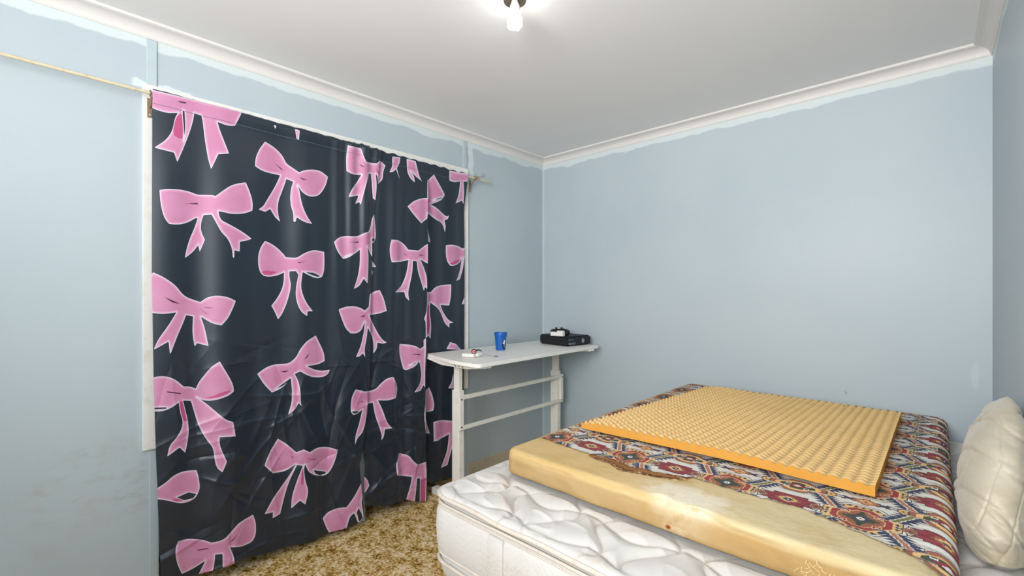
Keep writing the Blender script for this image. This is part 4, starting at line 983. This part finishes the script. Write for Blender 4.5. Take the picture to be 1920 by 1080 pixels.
# game console
c0 = np.array([0.550, -0.369]); cR_ = np.array([0.581, -0.092]); eyv = (cR_-c0)/np.linalg.norm(cR_-c0); exv = np.array([-eyv[1], eyv[0]])  # exv points to -x
Wd, Dp, Hh = 0.279, 0.345, 0.078
def cl(p, q, z=0): r = c0+eyv*p+exv*q; return (float(r[0]), float(r[1]), z)
if exv[0] > 0: exv = -exv
M['blk'] = plain('glossy_black_plastic', (16, 18, 22), 0.25, 0.5, 0.1); M['blkm'] = plain('matt_black_plastic', (24, 25, 28), 0.6, 0.4, 0.1)
GC = thing('game_console', (0.40, -0.22, DT), 'black game console lying flat at the far end of the desk', 'game console')
poly = [cl(0, 0)[:2], cl(Wd, 0)[:2]]+[cl(Wd, q)[:2] for q in (0.1, 0.2, 0.27)]
for k in range(7): a = k/6*PI/2; poly.append(cl(Wd-0.06+0.06*math.cos(a), Dp-0.06+0.06*math.sin(a))[:2])
for k in range(7): a = PI/2+k/6*PI/2; poly.append(cl(0.06+0.06*math.cos(a), Dp-0.06+0.06*math.sin(a))[:2])
MB().prism(poly, DT+0.003, DT+Hh, 0.010).build('console_body', M['blkm'], GC)
def face_box(name, p0, p1, z0, z1, q0, q1, mat, parent, bev=0.0):
    V = [cl(p, q, DT+z) for q in (q0, q1) for (p, z) in ((p0, z0), (p1, z0), (p1, z1), (p0, z1))]
    F = [(0, 1, 2, 3), (7, 6, 5, 4), (0, 4, 5, 1), (1, 5, 6, 2), (2, 6, 7, 3), (3, 7, 4, 0)]
    return link(name, V, F, mat, parent)
fp = face_box('front_panel', 0.006, Wd-0.006, 0.009, Hh-0.007, -0.0012, 0.004, M['blk'], GC)
M['silver'] = plain('silver_print', (170, 176, 182), 0.4, 0.5, 0.02)
def disc(name, p, z, r0, r1, q, mat, parent):
    V = []; F = []; n = 28
    for k in range(n):
        a = 2*PI*k/n
        for r in (r0, r1): V.append(cl(p+r*math.cos(a), q, DT+z+r*math.sin(a)))
    for k in range(n): j = (k+1) % n; F.append((2*k, 2*k+1, 2*j+1, 2*j))
    return link(name, V, F, mat, parent)
pb = disc('power_button', 0.187, 0.038, 0.0, 0.0165, -0.0016, M['silver'], fp)
disc('button_ring', 0.187, 0.038, 0.0085, 0.0105, -0.0022, M['blkm'], pb)
def bar(p, z, w, h, ang):
    c_, s_ = math.cos(ang), math.sin(ang); V = []
    for (a, b_) in ((-w, -h), (w, -h), (w, h), (-w, h)): V.append(cl(p+a*c_-b_*s_, -0.0023, DT+z+a*s_+b_*c_))
    link('button_mark', V, [(0, 1, 2, 3)], M['blkm'], pb)
bar(0.187, 0.038, 0.007, 0.001, 0.8); bar(0.187, 0.038, 0.007, 0.001, -0.8)
stk = face_box('grey_sticker', 0.014, 0.095, 0.013, 0.031, -0.0020, 0.0, plain('sticker_slate', (66, 76, 96), 0.5), GC)
face_box('sticker_mark', 0.016, 0.024, 0.015, 0.029, -0.0026, -0.0021, M['silver'], stk)
for zz_ in (0.017, 0.022, 0.027): face_box('sticker_line', 0.030, 0.088, zz_-0.001, zz_+0.001, -0.0026, -0.0021, plain('sticker_grey', (120, 128, 142), 0.5), stk)
tc = bpy.data.curves.new('console_text', 'FONT'); tc.body = 'XBOX 360'; tc.size = 0.0125; tc.extrude = 0.0002
to = bpy.data.objects.new('tmp_text', tc); COL.objects.link(to); bpy.context.view_layer.update()
tm = bpy.data.meshes.new_from_object(to.evaluated_get(bpy.context.evaluated_depsgraph_get())); bpy.data.objects.remove(to)
tv_ = [v.co[:] for v in tm.vertices]; tf = [tuple(p.vertices) for p in tm.polygons]; bpy.data.meshes.remove(tm)
link('printed_name', [cl(0.014+v[0], -0.0022-v[2], DT+0.048+v[1]) for v in tv_], tf, plain('text_grey', (140, 146, 152), 0.5), fp)
for k in range(14): face_box('vent_slot', -0.0006, 0.0006, 0.022+k*0.0035, 0.0235+k*0.0035, 0.03, 0.11, M['blk'], GC) if k < 0 else None
# small white box and the controller leaning on it
zt = DT+Hh
p = on_z(1043, 630, zt)
WB = thing('charger_box', (p[0]-0.02, p[1]+0.03, zt), 'small white box standing on the black game console beside the controller', 'box')
q = on_z(1032, 629.5, zt); q2 = on_z(1055.3, 631, zt)
wx0, wy0 = q; wx1, wy1 = q2; dv = np.array([wx1-wx0, wy1-wy0]); Lw = float(np.linalg.norm(dv)); ang = math.atan2(dv[1], dv[0])
Mx = Matrix.Translation((wx0, wy0, zt))@Matrix.Rotation(ang, 4, 'Z')
M['wplast'] = plain('clean_white_plastic', (230, 230, 224), 0.4, 0.4, 0.02)
MB().box((0, 0, 0.0005), (Lw, 0.035, 0.033), 0.003, M=Mx).build('box_body', M['wplast'], WB)
MB().box((Lw*0.52, 0.002, 0.033), (Lw-0.001, 0.030, 0.044), 0.002, M=Mx).build('box_cap', M['wplast'], WB)
GP = thing('game_controller', (wx0+0.03, wy0+0.06, zt), 'black game controller with thumbsticks lying on the black game console', 'game controller')
def ell(mb, c, r, M_=None, n=14):
    mb.lathe([(max(0.0002, math.sin(k/n*PI)), math.cos(k/n*PI)) for k in range(n, -1, -1)], (0, 0, 0), 20, Matrix.Translation(c)@(M_ or Matrix())@Matrix.Diagonal((*r, 1)), cap=False)
rt = np.array([cs, sn]); fw = np.array([-sn, cs]); cm = np.array([(wx0+wx1)/2, (wy0+wy1)/2])+fw*0.012
def gp(a, b_, z): r = cm+rt*a+fw*b_; return (float(r[0]), float(r[1]), zt+z)
b = MB(); Rz = Matrix.Rotation(YAW, 4, 'Z')
ell(b, gp(0.028, 0.064, 0.038), (0.068, 0.034, 0.017), Rz)
ell(b, gp(0.080, 0.034, 0.026), (0.030, 0.044, 0.026), Rz@Matrix.Rotation(0.5, 4, 'Z')@Matrix.Rotation(-0.25, 4, 'Y'))
ell(b, gp(-0.020, 0.078, 0.026), (0.024, 0.036, 0.026), Rz)
ell(b, gp(0.055, 0.06, 0.040), (0.036, 0.03, 0.017), Rz)
body = b.build('controller_body', M['blkm'], GP, True)
rm_ = body.modifiers.new('fuse', 'REMESH'); rm_.mode = 'VOXEL'; rm_.voxel_size = 0.0025; rm_.use_smooth_shade = True
for (a, b_, z) in ((0.004, 0.058, 0.052), (0.048, 0.054, 0.053)):
    MB().lathe([(0.006, 0), (0.006, 0.008), (0.0105, 0.010), (0.011, 0.014), (0.006, 0.0155)], gp(a, b_, z-0.002), 20).build('thumbstick', M['blk'], GP, True)
MB().lathe([(0.009, 0), (0.009, 0.003)], gp(0.025, 0.04, 0.0545), 20).build('guide_button', M['silver'], GP, True)
for i, (a, b_, c_) in enumerate(((-0.022, 0.045, (150, 40, 40)), (-0.014, 0.05, (40, 80, 150)), (-0.03, 0.05, (150, 140, 40)), (-0.022, 0.056, (40, 120, 60)))):
    MB().lathe([(0.0035, 0), (0.0035, 0.004), (0.002, 0.005)], gp(a, b_, 0.0485), 14).build('button', plain('button_colour', c_, 0.3), GP, True)

# white tube, pink gadget and screwdriver near the front edge
def flat(px, py): x, y = on_z(px, py, DT); return Vector((x, y, DT))
a = flat(867.5, 669.5); b2 = flat(889.5, 671.0); up = Vector((0, 0, 0.0135))
tb_ = MB(); d = (b2-a).normalized()
tb_.tube([a+up, a+d*0.002+up, b2-d*0.002+up, b2+up], [0.0105, 0.013, 0.013, 0.0115], 20)
wt = tb_.build('white_tube', M['wplast'], None, True); tag(wt, 'short white plastic tube lying on the near end of the desk', 'tube')
g0 = flat(888.5, 669.5)+Vector((0.0, 0.0, 0.021)); fwv = Vector((CAM[0]-g0[0], CAM[1]-g0[1], 0)).normalized(); rtv = Vector((-fwv[1], fwv[0], 0))
G = thing('tape_gadget', g0, 'small round pink and black gadget resting behind the white tube on the desk', 'gadget')
Rg = Matrix.Translation(g0+Vector((0, 0, 0.0165)))@Matrix(((fwv[0], rtv[0], 0, 0), (fwv[1], rtv[1], 0, 0), (0, 0, 1, 0), (0, 0, 0, 1)))@Matrix.Rotation(PI/2, 4, 'Y')
up2 = Matrix.Translation((0, 0, 0.0))
MB().lathe([(0.0145, -0.008), (0.0165, -0.006), (0.0165, 0.006), (0.0145, 0.008)], (0, 0, 0), 28, Rg).build('gadget_case', M['blkm'], G, True)
fc = MB().lathe([(0.0115, 0.0079), (0.0115, 0.0092), (0.009, 0.0102)], (0, 0, 0), 24, Rg).build('pink_disc', plain('salmon_pink', (222, 132, 132), 0.4), G, True)
MB().lathe([(0.0035, 0.0099), (0.0035, 0.0114)], (0, 0, 0), 16, Rg).build('hub', M['blk'], fc)
p0 = g0+Vector((0, 0, 0.022))
MB().tube([p0+rtv*0.012, p0+rtv*0.030+Vector((0, 0, 0.004)), p0+rtv*0.045+Vector((0, 0, 0.001)), p0+rtv*0.052+Vector((0, 0, -0.008))], [0.006, 0.0045, 0.0035, 0.002], 10).build('strap', M['blkm'], G, True)
h0 = flat(893.5, 671.0); h1 = flat(901.5, 669.0); e1 = flat(933, 669.0)
SD = thing('screwdriver', ((h0+h1)/2), 'screwdriver with a stubby white handle and steel shaft lying on the desk', 'screwdriver')
dd = (h1-h0).normalized(); hz = Vector((0, 0, 0.0165))
MB().tube([h0+hz, h0+dd*0.006+hz, h0+dd*0.018+hz, h1+hz, h1+dd*0.006+hz], [0.007, 0.0115, 0.013, 0.012, 0.006], 16).build('handle', M['wplast'], SD, True)
M['steel'] = plain('dull_steel', (150, 152, 156), 0.3, 0.5, 0.05, metal=0.9)
s0 = h1+hz; s1 = e1+Vector((0, 0, 0.003))
MB().tube([s0, s0+(s1-s0)*0.86], 0.0026, 10).build('shaft', M['steel'], SD, True)
MB().tube([s0+(s1-s0)*0.84, s1], 0.0034, 8).build('bit', M['screw'], SD, True)
